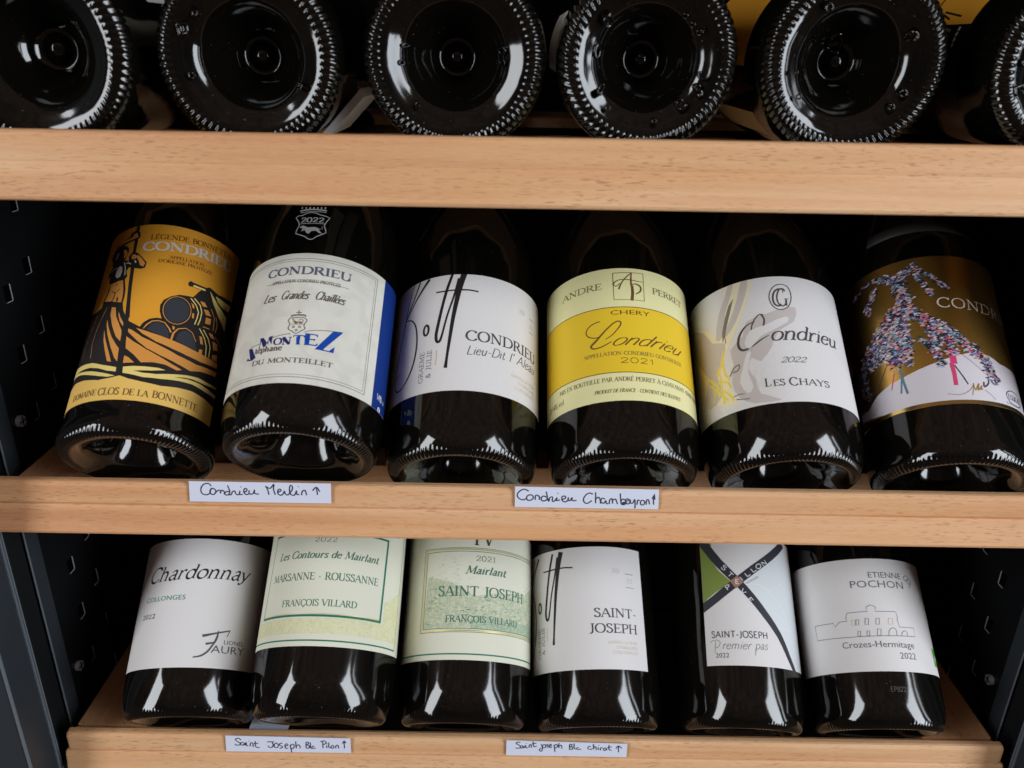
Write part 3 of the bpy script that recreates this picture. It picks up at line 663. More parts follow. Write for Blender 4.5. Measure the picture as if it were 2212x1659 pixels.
P.build("label_print", L, 85.0/2+.17)

# ------------------------------------------------------------------ middle and bottom shelves
# --- middle shelf, leftmost bottle: ferryman woodcut on orange
b = bottle('bottle on the middle shelf with an orange ferryman and barrels woodcut label', -219.6, 21.6, 163.9, 76.0, 39.13, -2.22, 3.2, 104, 1.2, 0.33, ROWB, 3)
L = label_sheet('label', b, 76.0, -44.33, 54.04, 18.67, 130.61, M_ORANGE)
P = Print((-41.5,51.8,18.6,127.8), 1.0, (1.054,-0.573,1.025,-0.394))
K=ink('woodcut_black',34,30,30); R=ink('woodcut_ochre',206,140,66); Y=ink('woodcut_cream',226,200,118); Wt=ink('woodcut_grey',205,200,196); O2=ink('pale_orange',222,182,96); D2=ink('barrel_end_grey',50,54,60)
P.poly([(-41.5,18.6),(51.8,18.6),(51.8,34),(40,38.5),(20,41.5),(0,43.5),(-20,43.5),(-41.5,38)],O2,0)
P.poly([(-23.2,76.42),(-20.72,77.73),(-18.84,78.21),(-7.4,75.11),(-6.26,71.17),(-3.62,66.65),(-1.73,64.17),(4.17,60.87),(5.34,63.62),(7.83,66.16),(10.98,67.37),(13.3,67.32),(11.7,71.58),(11.25,75.31),(12.34,78.84),(15.26,81.79),(19.23,84.14),(23.62,84.95),(25.89,85.35),(28.44,90.23),(30.87,93.75),(33.7,95.85),(39.29,94.41),(54.25,97.54),(55.36,92.9),(53.14,87.33),(54.1,78.06),(54.74,69.89),(53.63,60.28),(54.07,52.84),(55.09,50.14),(57.31,44.85),(60.88,38.14),(57.55,32.22),(50.79,29.9),(43.7,30.84),(35.41,31.43),(27.84,30.47),(19.53,28.86),(11.35,29.32),(5.11,30.31),(0.19,32.08),(-3.9,30.95),(-10.28,30.26),(-20.59,32.37),(-29.25,33.43),(-39.81,34.03),(-39.61,31.32),(-39.59,35.82),(-39.81,39.66),(-39.81,46.95),(-39.78,56.36),(-39.79,63.43),(-39.84,70.75),(-37.54,79.25),(-27.21,75.84)],K,1)
P.stroke([(-10.05,128.49),(-9.59,122.9),(-8.99,116.76),(-8.54,108.96),(-7.03,97.68),(-5.98,87.34),(-4.49,76.12),(-3.08,66.29)],[1.9, 1.9, 2.0, 1.8, 2.0, 2.0, 2.0, 2.4],K,2)
P.poly([(-18.93,115.16),(-16.54,115.96),(-13.25,113.8),(-12.12,110.85),(-12.8,107.47),(-13.61,105.04),(-16.61,105.02),(-19.68,104.3),(-23.39,106.96),(-25.47,110.85),(-24.55,114.01),(-23.51,115.64)],K,2,3)
P.poly([(-16.26,112.7),(-14.06,112.41),(-12.57,109.48),(-13.47,107.17),(-14.65,106.79),(-14.86,109.79)],R,3)
P.stroke([(-20.46,107.83),(-20.19,109.2),(-19.79,110.83),(-19.79,111.72)],0.8,Wt,3)
P.poly([(-23.08,113.36),(-22.77,118.03),(-18.11,119.2),(-13.97,121.21),(-13.37,123.47),(-10.63,125.06),(-7.73,122.88),(-7.14,119.47),(-8.65,117.6),(-11.09,117.65),(-13.76,116.93),(-17.24,116.19),(-19.72,114.38),(-21.93,112.27)],K,2)
P.poly([(-22.09,115.63),(-20.61,118.33),(-15.66,119.59),(-12.18,120.31),(-11.56,122.41),(-9.59,122.9),(-8.22,119.63),(-11.1,118.86),(-14.68,118.21),(-18.3,117.58),(-20.54,116.98)],R,3)
P.poly([(-11.2,107.11),(-9.47,109.59),(-6.42,108.66),(-3.32,105.56),(-0.14,101.87),(-0.25,98.41),(-2.37,97.41),(-5.16,98.17),(-8.88,99.11),(-10.28,101.67)],K,2)
P.poly([(-5.88,107.3),(-3.06,104.27),(-0.81,101.29),(-1.4,98.88),(-3.4,100.11),(-4.77,103.22),(-6.54,105.74)],R,3)
P.poly([(-9.73,107.28),(-8.06,108),(-6.19,106.4),(-6.8,104.6),(-8.85,104.61)],R,3)
P.poly([(-23.55,105.84),(-19.93,105.1),(-16.11,105.45),(-11.76,104.42),(-9.38,102.37),(-9.43,99.2),(-10.41,97.08),(-9.01,93.4),(-10.17,91.21),(-13.49,91.36),(-16.34,90.99),(-19.53,90.87),(-21.44,92.81),(-21.51,96.86),(-24.11,95.48),(-23.54,99.99),(-21.24,102.55)],K,2)
P.poly([(-15.75,101.96),(-13.91,100.64),(-13.14,97.67),(-13.58,94.34),(-15.36,93.55),(-17.3,95.39),(-17.53,98.34),(-16.76,100.69)],Wt,3)
P.stroke([(-13.21,103.48),(-11.68,99.64),(-10.82,94.58)],0.55,Wt,3)
P.stroke([(-11.83,102.45),(-10.49,102.58),(-8.79,101.4)],0.6,Wt,3)
P.stroke([(-22.44,99.54),(-19.99,100.92),(-17.09,101.21)],0.3,Wt,3)
P.stroke([(-6.79,103.44),(-5.96,101.88)],0.8,Wt,3)
P.poly([(-17.02,91.19),(-13.41,91.05),(-10.98,90.63),(-9.47,85.01),(-8.64,80.43),(-8.85,75.95),(-11.57,76.43),(-13.08,80.16),(-14.28,77.69),(-18.34,78.71),(-20.81,80.08),(-19.21,83.54),(-18.77,88.46)],R,2)
P.stroke([(-19.67,91.31),(-19.64,85.93),(-20.73,82.94),(-21.76,79.69)],[0.7, 0.9, 1, 1.2],K,3)
P.stroke([(-10.47,91.38),(-8.67,84.88),(-8.09,79.8),(-8.22,75.42)],[1, 1.2, 1.1, 1],K,3)
P.stroke([(-17.2,85.43),(-14.03,83.72),(-11.52,85.84)],0.5,K,3)
P.stroke([(-14.03,83.72),(-14.31,79.9),(-15.58,77.74)],0.7,K,3)
P.stroke([(-14.58,90.04),(-14.48,88.61)],0.5,K,3)
P.stroke([(-11.78,80.44),(-11.33,77.59)],1.0,K,3)
P.poly([(-21.68,80.5),(-7.65,76.17),(-7.06,73.64),(-21.78,76.65)],K,2)
P.poly([(-13.85,74.63),(-11.17,73.79),(-9.43,67.81),(-4.43,58.74),(-2.96,51.35),(-6.7,55.27),(-10.31,62.07),(-13.34,69.62)],R,2)
P.poly([(-8.6,70.65),(-7.12,67.49),(-4.2,62.95),(-4.29,61.26),(-6.67,64.5),(-8.39,68.73)],R,2)
P.poly([(-14.66,67.23),(-12.82,62.54),(-9.21,55.58),(-5.6,50.49),(-3.39,47.77),(-2.61,40.11),(-4.76,42.75),(-8.15,49.21),(-12.05,57.63),(-14.31,63.93)],R,2)
P.poly([(-14.87,60.87),(-12.73,55.14),(-8.39,46.16),(-5.81,40.31),(-8.05,40.79),(-10.99,47.57),(-13.58,54.27)],R,2)
P.poly([(2.63,59.98),(10.17,57.91),(19.75,56.01),(30.97,54.41),(38.48,54.22),(48.66,54.74),(48.66,51.76),(36.59,49.57),(28.91,49.85),(21.94,50.93),(13.09,53.23),(6.2,56.84)],R,2)
P.poly([(-1.23,59.65),(0.69,58.86),(6.59,54.79),(15.54,51.18),(24.62,48.2),(34.42,46.98),(49.26,49.66),(48.79,46.84),(37.67,44.29),(31.83,41.95),(24.57,43.53),(16.51,45.73),(9.83,48.48),(5.02,52.03),(-0.79,57.55)],R,2)
P.poly([(-1.13,54.93),(2.94,51.89),(9.53,47.92),(16.68,44.75),(22.59,42.35),(27.76,40.83),(25.26,39.67),(19.41,41.13),(14.05,41.08),(8.52,40.13),(4.44,44.28),(-0.12,47.94)],R,2)
P.poly([(0.13,43.61),(2.25,42.64),(5.53,39.71),(0.4,39.21)],R,2)
P.poly([(29.93,84.68),(32.45,85.09),(34.46,83.02),(31.91,82.26)],R,2)
P.poly([(32.73,80.7),(35.31,81.49),(37.84,78.91),(34.59,78)],R,2)
P.poly([(34.83,76.73),(38.15,77.39),(38.28,73.81),(35.02,72.92)],R,2)
P.poly([(38.13,68.73),(40.82,69.08),(42.96,66.93),(40.07,66.73)],R,2)
P.poly([(41.69,65.13),(45.42,65.55),(46.74,61.88),(43.4,60.58)],R,2)
P.poly([(43.06,57.67),(47.02,59.29),(47.62,55.53),(43.32,55.1)],R,2)
P.poly([(33.22,64.05),(34.83,64.01),(36.16,60.05),(34.57,59.82)],R,2)
P.poly([(34.65,56.63),(36.49,56.98),(36.47,54.29),(34.4,53.84)],R,2)
P.poly([(27.14,75.53),(28.17,75.71),(28.45,72.79),(27.42,72.61)],R,2)
P.poly([(18.9,64.53),(20.31,63.9),(20.16,62.25),(19.5,62.31)],R,2)
P.poly([(25.6,81.56),(27.21,80.58),(27.8,78.6),(26.81,78.72)],R,2)
P.stroke([(-17.38,75.56),(-21.11,62.65),(-21.89,54.96),(-19.7,44.95)],0.24,R,2)
P.stroke([(-24.23,72.96),(-27.43,62.32),(-28.56,54.8),(-28.43,46.91)],0.24,R,2)
P.stroke([(-30.32,72.82),(-34.25,63.76),(-34.38,54.18)],0.24,R,2)
P.poly([(-39.82,37.91),(-39.83,42.32),(-33.81,43.97),(-23.84,42.66),(-16.69,41.45),(-9.48,38.71),(-2.33,36.84),(-2.1,34.34),(-6.68,35.13),(-12.17,37.38),(-18.37,39.09),(-25,39.74),(-32.17,39.92),(-23.57,38.24),(-16.36,36.58),(-8.32,34.06),(-1.94,32.01),(-5.85,31.58),(-10.92,32.68),(-18.24,34.94),(-25.5,37.12),(-32.25,38.16)],Y,3)
P.poly([(0.85,37.06),(5.71,37.71),(11.74,38.1),(16.98,38.46),(20.37,38.1),(14.1,36.29),(5.82,35.07),(10.41,34.38),(16.41,34.8),(24.41,37.09),(30.93,39),(36.83,40.26),(42.74,40.46),(51.78,41.39),(52.93,40.93),(41.91,38.49),(34.1,38.01),(29.38,37.11),(24.71,35.42),(31.33,36.86),(38.54,37.42),(46.35,37.03),(52.28,36.9),(51.97,34.91),(42.77,34.77),(34.66,35.18),(27.15,34.24),(18.85,32.65),(10.86,31.96),(5.84,32.84),(1.36,33.58)],Y,3)
P.stroke([(-3.48,67.71),(-2.93,59.18),(-2.04,48.74),(-0.96,38.56),(-0.05,32.82)],[2.2, 2.4, 2.8, 2.9, 3],K,4)
P.poly([(25.43,76.35),(24.73,78.5),(23.51,80.21),(21.88,81.34),(20.03,81.79),(18.13,81.54),(16.38,80.61),(14.93,79.09),(13.93,77.09),(13.47,74.8),(13.59,72.43),(14.27,70.21),(15.45,68.37),(17.02,67.1),(18.81,66.55),(20.68,66.78),(22.45,67.78),(23.95,69.43),(25.01,71.57),(25.53,73.96)],D2,2)
P.stroke([(26.27,76.7),(25.66,78.72),(24.63,80.41),(23.26,81.68),(21.64,82.46),(19.89,82.72),(18.14,82.43),(16.5,81.63),(15.07,80.36),(13.95,78.69),(13.21,76.72),(12.9,74.57),(13.05,72.38),(13.62,70.29),(14.6,68.47),(15.9,67.03),(17.44,66.09),(19.13,65.73),(20.86,65.98),(22.52,66.82),(24,68.2),(25.2,70.01),(26.02,72.11),(26.39,74.35),(26.29,76.56)],0.35,R,3)
P.poly([(7.36,59.6),(9.19,63.31),(12.22,65.1),(15.4,63.81),(17.65,60.68),(18.63,56.99),(14.46,57.2)],D2,2)
P.stroke([(5.95,59.97),(7.24,62.5),(9.31,64.93),(12.11,65.72),(15.15,65.24),(17.78,62.32),(18.92,60.26)],[0.4, 0.7, 0.6, 0.5, 0.5, 0.7, 0.9],R,3)
P.poly([(21.8,56.67),(22.71,61.51),(25.43,63.98),(28.88,63.14),(31.52,59.47),(33.44,54.19),(26.96,55.39)],D2,2)
P.stroke([(19.75,56.01),(20.11,60.09),(21.91,63.53),(25.66,65.32),(29.19,64.09),(31.99,59.68)],[1, 0.9, 0.6, 0.4, 0.4, 0.3],R,3)
P.stroke([(24.93,84.08),(28.33,81.09),(30.22,77.49),(30.04,73.52),(29.45,69.39)],0.6,Y,3)
P.stroke([(26.7,84.86),(30.4,82.08),(32,78.37),(31.91,73.85),(31.2,69.92)],0.6,Y,3)
P.stroke([(32.42,68.31),(36.13,64.39),(38.32,60.06),(38.96,54.19)],0.6,Y,3)
P.stroke([(34.75,68.63),(38.58,65.11),(40.84,60.83),(41.1,54.74)],0.6,Y,3)
P.stroke([(36.97,83.25),(40.03,79.29),(40.68,71.22)],0.4,R,3)
P.stroke([(40.96,80.39),(42.78,75.78),(42.36,71.05)],0.35,R,3)
P.stroke([(34.16,70.27),(38.26,71.01)],0.5,R,3)
P.stroke([(42.92,68.58),(47.11,66.52),(49.25,63.3)],0.4,R,3)
P.stroke([(23.42,92.84),(27.97,92.88),(33.1,93.19)],[2.8, 2.6, 2.6],K,2)
P.poly([(24.74,93.4),(24.31,94.3),(23.55,94.64),(22.74,94.31),(22.2,93.42),(22.12,92.31),(22.54,91.4),(23.3,91.04),(24.11,91.38),(24.66,92.29)],K,2)
P.stroke([(24.92,92.33),(28.07,92.35),(31.58,92.67)],1.1,Y,3)
P.poly([(34.24,93.53),(40.59,88.2),(48.97,84.67),(49.65,75.9),(41.91,82.09),(37.69,87.09)],Y,3)
P.poly([(38.11,92.54),(45.2,92.8),(51.09,93.66),(50,89.12),(44.03,88.26),(40.26,89.75)],Y,3)
P.stroke([(44.09,88.01),(45.36,90.55),(46.9,89.19)],0.4,K,4)
P.stroke([(46.2,88.75),(47.72,90.88),(48.76,88.62)],0.4,K,4)
T1=ink('brown_lettering',96,44,22)
P.text('LÉGENDE BONNETTA','serif',(-1.0, 117.32),(43.2, 120.98),3.1,T1,3)
P.text('CONDRIEU','bold',(-3.93, 109.71),(45.73, 113.47),5.4,Wt,3)
P.text('APPELLATION','serif',(10.66, 105.43),(28.47, 106.69),2.0,T1,3)
P.text("D'ORIGINE PROTÉGÉE",'serif',(5.57, 102.23),(33.58, 103.95),2.0,T1,3)
T2=ink('dark_brown_lettering',110,74,44)
P.text('DOMAINE','serif',(-25.8, 21.82),(-9.85, 21.82),3.2,T2,3)
P.text('CLOS','serif',(-8.59, 21.37),(1.8, 21.37),3.9,T2,3)
P.text('DE LA','serif',(3.57, 21.38),(15.0, 21.38),3.4,T2,3)
P.text('BONNETTE','serif',(16.76, 21.72),(39.98, 21.72),3.8,T2,3)
P.build('label_print', L, 38.00+.10)

# --- white label with crest, blue side strip
b = bottle('bottle on the middle shelf, cream label with small crest and royal blue side strip', -129.3, 18.7, 167.5, 84.2, 39.77, 0.54, -0.4, 106, 0.6, 0.33, ROWB, 1)
L = label_sheet('label', b, 84.2, -50.55, 63.90, 23.65, 102.29, M_MARBLE)
P = Print((-49.5,62.5,23.6,100.4), 1.0, (1.022,0.036,1.024,-0.510))
BL=ink('royal_blue',16,72,170,k=1.0); BLS=ink('blue_side_strip',14,54,136,k=.9); NV=ink('navy_blue',34,36,104,k=1.0); G1=ink('grey_brown_ink',92,84,76); GB=ink('grey_blue_ink',84,86,108); OL=ink('crest_olive',120,96,62)
P.poly([(46.5,23),(62.6,23),(62.6,101),(46.5,101)],BLS,1)
P.rect(-44,27,40.2,96.9,.28,G1); P.rect(-42.6,28.4,38.8,95.5,.2,G1)
P.text('CONDRIEU','bold',(-21.24, 87.15),(24.11, 87.15),4.6,GB,3)
P.stroke([(-21,82.6),(23.6,82.6)],.25,G1)
P.text('APPELLATION CONDRIEU PROTÉGÉE','serif',(-17.69, 81.88),(18.97, 81.88),1.9,G1,3)
P.text('Les','fat',(-21.35, 71.44),(-14.21, 71.44),5.0,G1,3)
P.text('Grandes','fat',(-10.64, 71.78),(3.53, 71.78),5.0,G1,3)
P.text('Chaillées','fat',(7.05, 72.08),(21.84, 72.08),5.0,G1,3)
P.stroke([(-0.71,60.38),(0.76,60.58),(2.78,60.62),(3.9,60.28),(5.06,59.2),(4.1,56.94),(4.05,55.35),(4.66,54.77),(4.29,53.63),(3.04,53.06),(1.88,51.89),(0.9,51.22),(-0.51,51.65),(-1.76,52.75),(-3.08,53.3),(-3.74,54.52),(-3.28,56.41),(-3.67,57.69),(-4.35,58.84),(-3.44,60.18),(-1.93,60.28),(-0.71,60.38)],0.42,G1,3,2)
P.stroke([(-3.16,56.57),(4.12,56.79)],0.3,G1,3)
P.poly([(-2.54,59.75),(-1.83,59.64),(-1,58.62),(0.44,58.07),(2.02,58.39),(2.91,57.81),(3.04,56.86),(2.42,57.46),(1.98,56.8),(1.33,57.56),(0.08,56.88),(-0.45,56.78),(-1.13,57.66),(-2.1,57.73),(-1.22,58.3),(-2.03,59.1)],OL,3)
P.stroke([(2.37,57.78),(3.22,58.47),(2.66,59.55),(1.35,59.32),(0.88,58.82)],0.35,OL,3,2)
P.stroke([(-1.26,55.81),(-1,55.34),(-0.51,55.3),(-0.82,54.95),(-0.64,54.44),(-1.1,54.71),(-1.47,54.44),(-1.44,54.94),(-1.86,55.29),(-1.38,55.33),(-1.26,55.81)],0.3,G1,3)
P.stroke([(1.78,55.9),(2.04,55.43),(2.52,55.41),(2.21,55.05),(2.38,54.55),(1.94,54.8),(1.57,54.51),(1.6,55.02),(1.2,55.34),(1.66,55.41),(1.78,55.9)],0.3,G1,3)
P.stroke([(0.38,53.85),(0.64,53.38),(1.12,53.35),(0.82,52.99),(0.99,52.5),(0.55,52.75),(0.17,52.47),(0.2,52.98),(-0.2,53.31),(0.26,53.37),(0.38,53.85)],0.3,G1,3)
P.stroke([(-3.29,61.05),(-1.71,61.57),(0.58,61.79),(2.89,61.72),(4.42,61.39)],0.35,G1,3)
P.stroke([(-3.25,61.69),(-1.8,62.15),(0.51,62.34),(2.81,62.29),(4.26,61.92)],0.5,G1,3)
P.stroke([(0.51,62.34),(0.29,64.76)],0.4,G1,3)
P.stroke([(-0.76,63.51),(1.55,63.58)],0.4,G1,3)
P.poly([(-0.51,63.51),(-0.61,63.71),(-0.8,63.8),(-0.96,63.71),(-1.01,63.5),(-0.9,63.3),(-0.72,63.22),(-0.55,63.3)],G1,3)
P.poly([(1.79,63.59),(1.69,63.79),(1.51,63.86),(1.35,63.77),(1.31,63.56),(1.41,63.36),(1.59,63.29),(1.75,63.38)],G1,3)
P.poly([(0.61,64.61),(0.51,64.81),(0.33,64.89),(0.17,64.8),(0.12,64.59),(0.23,64.39),(0.41,64.31),(0.57,64.4)],G1,3)
P.poly([(18.74,55.43),(23.67,56.28),(22.83,54.9),(14.8,43.82),(17.82,43.7),(20.32,46.73),(20.09,43.08),(10.83,43.25)],BL,3)
P.stroke([(5.1,51.66),(5.1,52.6),(7.49,53.45),(11.37,54.2),(15.31,54.83),(19.08,55.37)],0.32,G1,3)
P.stroke([(5.06,50.96),(8.82,51.43)],0.25,G1,3)
P.poly([(-25.29,45.85),(-22.8,45.57),(-19.22,39.36),(-21.68,38.28),(-22.94,39.54)],NV,3)
P.poly([(-25.44,39.1),(-24.76,40.75),(-23.93,39.58),(-21.8,38.77),(-21.48,38.22)],NV,3)
P.stroke([(-24.21,46.14),(-20.9,46.77),(-17.96,47.14)],0.3,NV,3)
P.poly([(-18.64,50.28),(-16.42,50.25),(-13.79,46.77),(-13.04,50.25),(-10.18,50.46),(-11.27,49.82),(-11.08,45.42),(-12.91,45.38),(-13.31,48.88),(-14.4,45.01),(-15.58,44.45),(-17.88,48.85)],NV,3)
P.stroke([(-18.2,49.86),(-17.86,46.65),(-18.31,44.72)],0.35,NV,3)
P.stroke([(-11.47,49.22),(-8.36,50.1),(-5.59,50.66),(-2.34,51.18),(-2.2,50.23)],0.32,G1,3)
P.text('O','bold',(-10.08, 45.13),(-5.82, 45.13),3.6,NV,3)
P.text('N','bold',(-5.64, 44.95),(-1.0, 44.95),4.1,NV,3)
P.text('T','bold',(-0.46, 45.18),(5.31, 45.18),5.0,BL,3)
P.text('E','bold',(5.49, 45.3),(11.84, 45.3),6.1,BL,3)
P.stroke([(-5.57,48.78),(-1.96,45.09)],1.3,NV,3)
P.stroke([(1.89,49.54),(2.49,45.37)],1.5,BL,3)
P.stroke([(6.21,50.83),(6.82,45.29)],2.2,BL,3)
P.text('téphane','bold',(-20.3, 41.78),(-5.14, 41.78),3.2,G1,3)
P.text('DU MONTEILLET','bold',(-20.78, 34.94),(20.62, 34.94),2.5,G1,3)
Wb=ink('white_on_blue',225,228,235); P.text('14% v','sans',(50.5,29.5),(59.5,29.5),3.6,Wb); P.dot(54,24.9,1.5,Wb); P.stroke([(54,26.1),(54,23.7)],.7,BL,4)
P.build('label_print', L, 42.09+.10)

Wg=ink('white_enamel',190,190,190,k=1.0); P=Print(None, 1.0, (1.022,0.036,1.024,-0.510))
P.stroke([(-10.42,124.48),(-8.62,121.94),(-7.65,119.07),(-8.77,116.14),(-8.92,113.71),(-6.14,112.52),(-3.44,111.36),(-1.74,109.87),(-0.21,109.39),(1.17,109.92),(2.7,111.47),(5.1,112.92),(7.3,114.45),(6.89,116.23),(5.75,119.14),(6.83,122.03),(8.16,124.51),(5.92,125.39),(2.91,126.06),(0.31,127.17),(-2.25,127.66),(-4.7,127.02),(-7.1,125.74),(-9.22,125.78),(-10.42,124.48)],0.55,Wg,1)
P.stroke([(-8.13,120.13),(6.38,120.22)],0.35,Wg,1)
P.text('2022','bold',(-7.22, 121.04),(5.31, 121.04),3.0,Wg,1)
P.poly([(-7.46,117.81),(-5.55,118.85),(-2.82,117.46),(1.09,117.73),(3.13,117),(3.84,115.23),(5.5,113.58),(3.52,113.97),(1.9,115.32),(-0.5,114.98),(-1.71,113.15),(-3.33,114.04),(-4.07,115.67),(-6.3,114.98),(-5.22,116.61)],Wg,1)
P.stroke([(3.17,116.64),(5.11,116.59),(4.68,118.39)],0.3,Wg,1)
P.stroke([(-8.65,128.97),(-5.57,129.48),(-2.54,129.69),(1.48,129.49),(5.93,129.17)],0.9,Wg,1)
P.stroke([(-8.23,127.64),(-2.36,128.42),(5.89,127.9)],0.4,Wg,1)
P.stroke([(-7.8,130.37),(-7.78,131.63)],0.8,Wg,1)
P.stroke([(-5.56,130.12),(-5.54,131.38)],0.8,Wg,1)
P.stroke([(-3.39,129.97),(-3.36,131.24)],0.8,Wg,1)
P.stroke([(-1.26,129.92),(-1.24,131.19)],0.8,Wg,1)
P.stroke([(0.82,129.96),(0.85,131.23)],0.8,Wg,1)
P.stroke([(2.87,130.09),(2.91,131.36)],0.8,Wg,1)
P.stroke([(4.9,130.3),(4.94,131.57)],0.8,Wg,1)
P.build('glass_print', b, 42.09+.03)

# --- white label with tall brushed signature
b = bottle('third bottle on the middle shelf, white label with a tall black brushed signature', -46.2, 35.1, 148.2, 85.6, 40.17, -0.06, -0.2, 100, 0.8, 0.41, ROWB, 2)
L = label_sheet('label', b, 85.6, -67.16, 63.40, 33.70, 107.15, M_WHITE)
P = Print((-62,58.6,31.6,99.4), 1.0, (1.083,-0.039,1.083,-0.539))
K2=ink('signature_black',34,30,32); G2=ink('dark_grey_ink',70,68,72); GD=ink('gold_ink',196,160,84); LG=ink('pale_silver_ink',168,166,170); LY=ink('pale_gold_ink',196,186,150)
P.stroke([(-29.84,99.44),(-32.64,90.74),(-34.09,83.91),(-35.11,78.83),(-36.57,70.36),(-39.88,57.54),(-41.50,49.48),(-43.03,44.26)],[0.38,0.64,0.70,0.77,0.70,0.64,0.58,0.51],K2,2,4)
P.stroke([(-25.64,99.11),(-28.48,91.74),(-31.40,85.50),(-34.34,79.40)],[1.02,0.90,0.77,0.51],K2,2,4)
P.stroke([(-19.48,99.05),(-24.27,92.91),(-29.10,86.38),(-34.34,79.40)],[1.66,1.28,0.90,0.51],K2,2,4)
P.stroke([(-35.26,78.90),(-29.87,76.92),(-26.35,71.60),(-24.88,62.21),(-25.78,52.06),(-28.99,43.72),(-33.69,39.03),(-37.82,38.32),(-40.69,41.36),(-40.38,45.53),(-37.20,48.07)],[0.51,0.77,0.96,1.02,1.02,1.02,0.90,0.90,0.70,0.58,0.51],K2,2,4)
P.ring(*[(-19.42,67.66)][0],1.45*1,3.0*1,1.25,K2)
P.stroke([(-6.55,99.56),(-8.99,90.47),(-10.91,81.11),(-12.59,70.61),(-13.49,63.71),(-12.94,59.96),(-11.47,59.73),(-10.32,63.22),(-8.16,74.44),(-5.19,85.95),(-3.11,96.98)],[1.41,1.54,1.54,1.66,1.66,1.54,1.41,1.15,1.02,1.02,1.02],K2,2,4)
P.stroke([(-0.33,99.97),(-2.63,89.52),(-4.87,74.17),(-6.16,61.05),(-7.13,49.99),(-7.58,44.15)],[3.20,2.69,2.05,1.66,1.34,1.79],K2,2,4)
P.stroke([(-14.91,89.49),(-9.74,89.37),(-3.41,89.73),(2.78,89.63),(7.31,89.09)],.85,K2,4)
P.text('GRAEME','light',(-19.58,37.7),(-19.58,55),2.5,G2); P.text('& JULIE','light',(-15.30,39.6),(-15.30,55.4),2.5,G2); P.stroke([(-12.70,46.5),(-12.70,54.6)],.3,GD)
P.text('CONDRIEU','serif',(1.84, 59.72),(47.62, 59.72),5.6,G2,3)
P.text('Lieu-Dit','hand',(2.2,51.6),(22.5,52.2),5.0,K2); P.text("l' Aleau",'hand',(25,52.2),(46.6,53.2),5.4,K2)
P.text('APPELLATION','light',(26.5,44.2),(46.2,44.2),1.7,LY); P.text("D'ORIGINE",'light',(31.5,41),(46.2,41),1.7,LY); P.text('CONTRÔLÉE','light',(29.3,37.8),(46.2,37.8),1.7,LY)
P.text('20','light',(31.8,84),(36,84),2.4,LG); P.stroke([(41,84.8),(45,84.8)],.3,G2); P.text('21','light',(41,79),(44.8,79),2.2,LG); P.stroke([(41,76.6),(45,76.6)],.3,G2)
P.build('label_print', L, 42.80+.10)

# --- cream label with wide yellow band
b = bottle('fourth bottle on the middle shelf, cream label with a wide bright yellow band', 43.8, 34.7, 148.5, 84.6, 39.96, 0.35, -0.3, 110, 0.8, 0.33, ROWB, 4)
L = label_sheet('label', b, 84.6, -63.25, 56.72, 29.60, 113.61, M_CREAM)
P = Print((-58.5,52.4,27.9,105.6), 1.0, (1.082,0.032,1.081,-0.562))
YB=ink('bright_yellow',230,188,44,k=1.25); BR=ink('umber_ink',104,74,36); BG=ink('olive_ink',112,96,60)
P.poly([(-58.5,43.4),(52.4,43.4),(52.4,81.4),(-58.5,81.4)],YB,1); P.stroke([(-58.5,81.4),(52.4,81.4)],.45,BR,2); P.stroke([(-58.5,43.4),(52.4,43.4)],.45,BR,2)
P.text('ANDRE','serif',(-36.41, 93.22),(-12.19, 93.22),3.6,BG,3)
P.text('PERRET','serif',(14.8, 91.66),(36.96, 91.66),3.6,BG,3)
P.stroke([(-6.25,102.58),(9.94,103.09),(9.72,85.86),(-6.14,85.87),(-6.25,102.58)],0.42,BR,2)
P.stroke([(3.52,102.85),(0.18,99.33),(-2.18,95.55),(-3.4,92.3)],[.5,.6,.6,.8],BR,3,3)
P.stroke([(3.52,102.85),(3.14,98.54),(3.11,94.77)],[.5,.9,.9],BR,3,3)
P.stroke([(-6.59,95.79),(-3.78,97.95),(0.92,98.41),(6.48,97.76),(9.61,97.7)],[.4,.5,.5,.4,.3],BR,3,3)
P.stroke([(-3.78,97.95),(-5.8,96.19),(-5.49,94.28),(-3.92,94.66),(-2.7,96.03)],0.4,BR,3,3)
P.stroke([(3.51,94.8),(3.66,90.14),(3.03,85.47)],[1.4,1.5,1.6],BR,3,3)
P.stroke([(3.13,95.24),(5.57,95.94),(8.09,94.42),(7.76,91.56),(5.22,89.55)],[.5,.7,.9,.8,.5],BR,3,3)
P.text('CHERY','inter',(-8.25, 76.86),(12.24, 76.86),2.7,BR,3)
P.stroke([(-12.08,66.57),(-15.11,64.47),(-19.1,65.2),(-21.37,67.6),(-21.05,70.19),(-18.89,72.29),(-15.61,73.48),(-13.87,73.57)],[.5,.55,.6,.6,.6,.6,.6,.5],BR,3,4)
P.stroke([(-11.3,62.75),(-7.8,64.96),(-4.4,69.13),(-3.23,71.58),(-4.24,72.87),(-6.77,71.96),(-11.11,68.01),(-15.95,62.88),(-18.59,60.5),(-18.87,59.17),(-16.89,58.19),(-12.97,58.82),(-8.33,61.07)],[.4,.5,.6,.7,.7,.7,.8,1.1,1.1,.9,.7,.6,.5],BR,3,4)
P.text('ondrieu','script',(-9.2,58.8),(30.2,58.8),6.9,BR)
P.text('APPELLATION CONDRIEU CONTROLÉE','serif',(-23.19, 53.22),(31.4, 53.22),2.0,BG,3)
P.text('2021','sans',(-4.6,48.6),(13.2,48.6),2.9,BR)
P.text('MIS EN BOUTEILLE PAR ANDRÉ PERRET À CHAVANAY 42410 FRANCE','serif',(-39.8,38.5),(51.5,38.5),2.3,BG); P.text('PRODUIT DE FRANCE - CONTIENT DES SULFITES','italic',(-18,32.4),(27.6,32.4),1.9,BG)
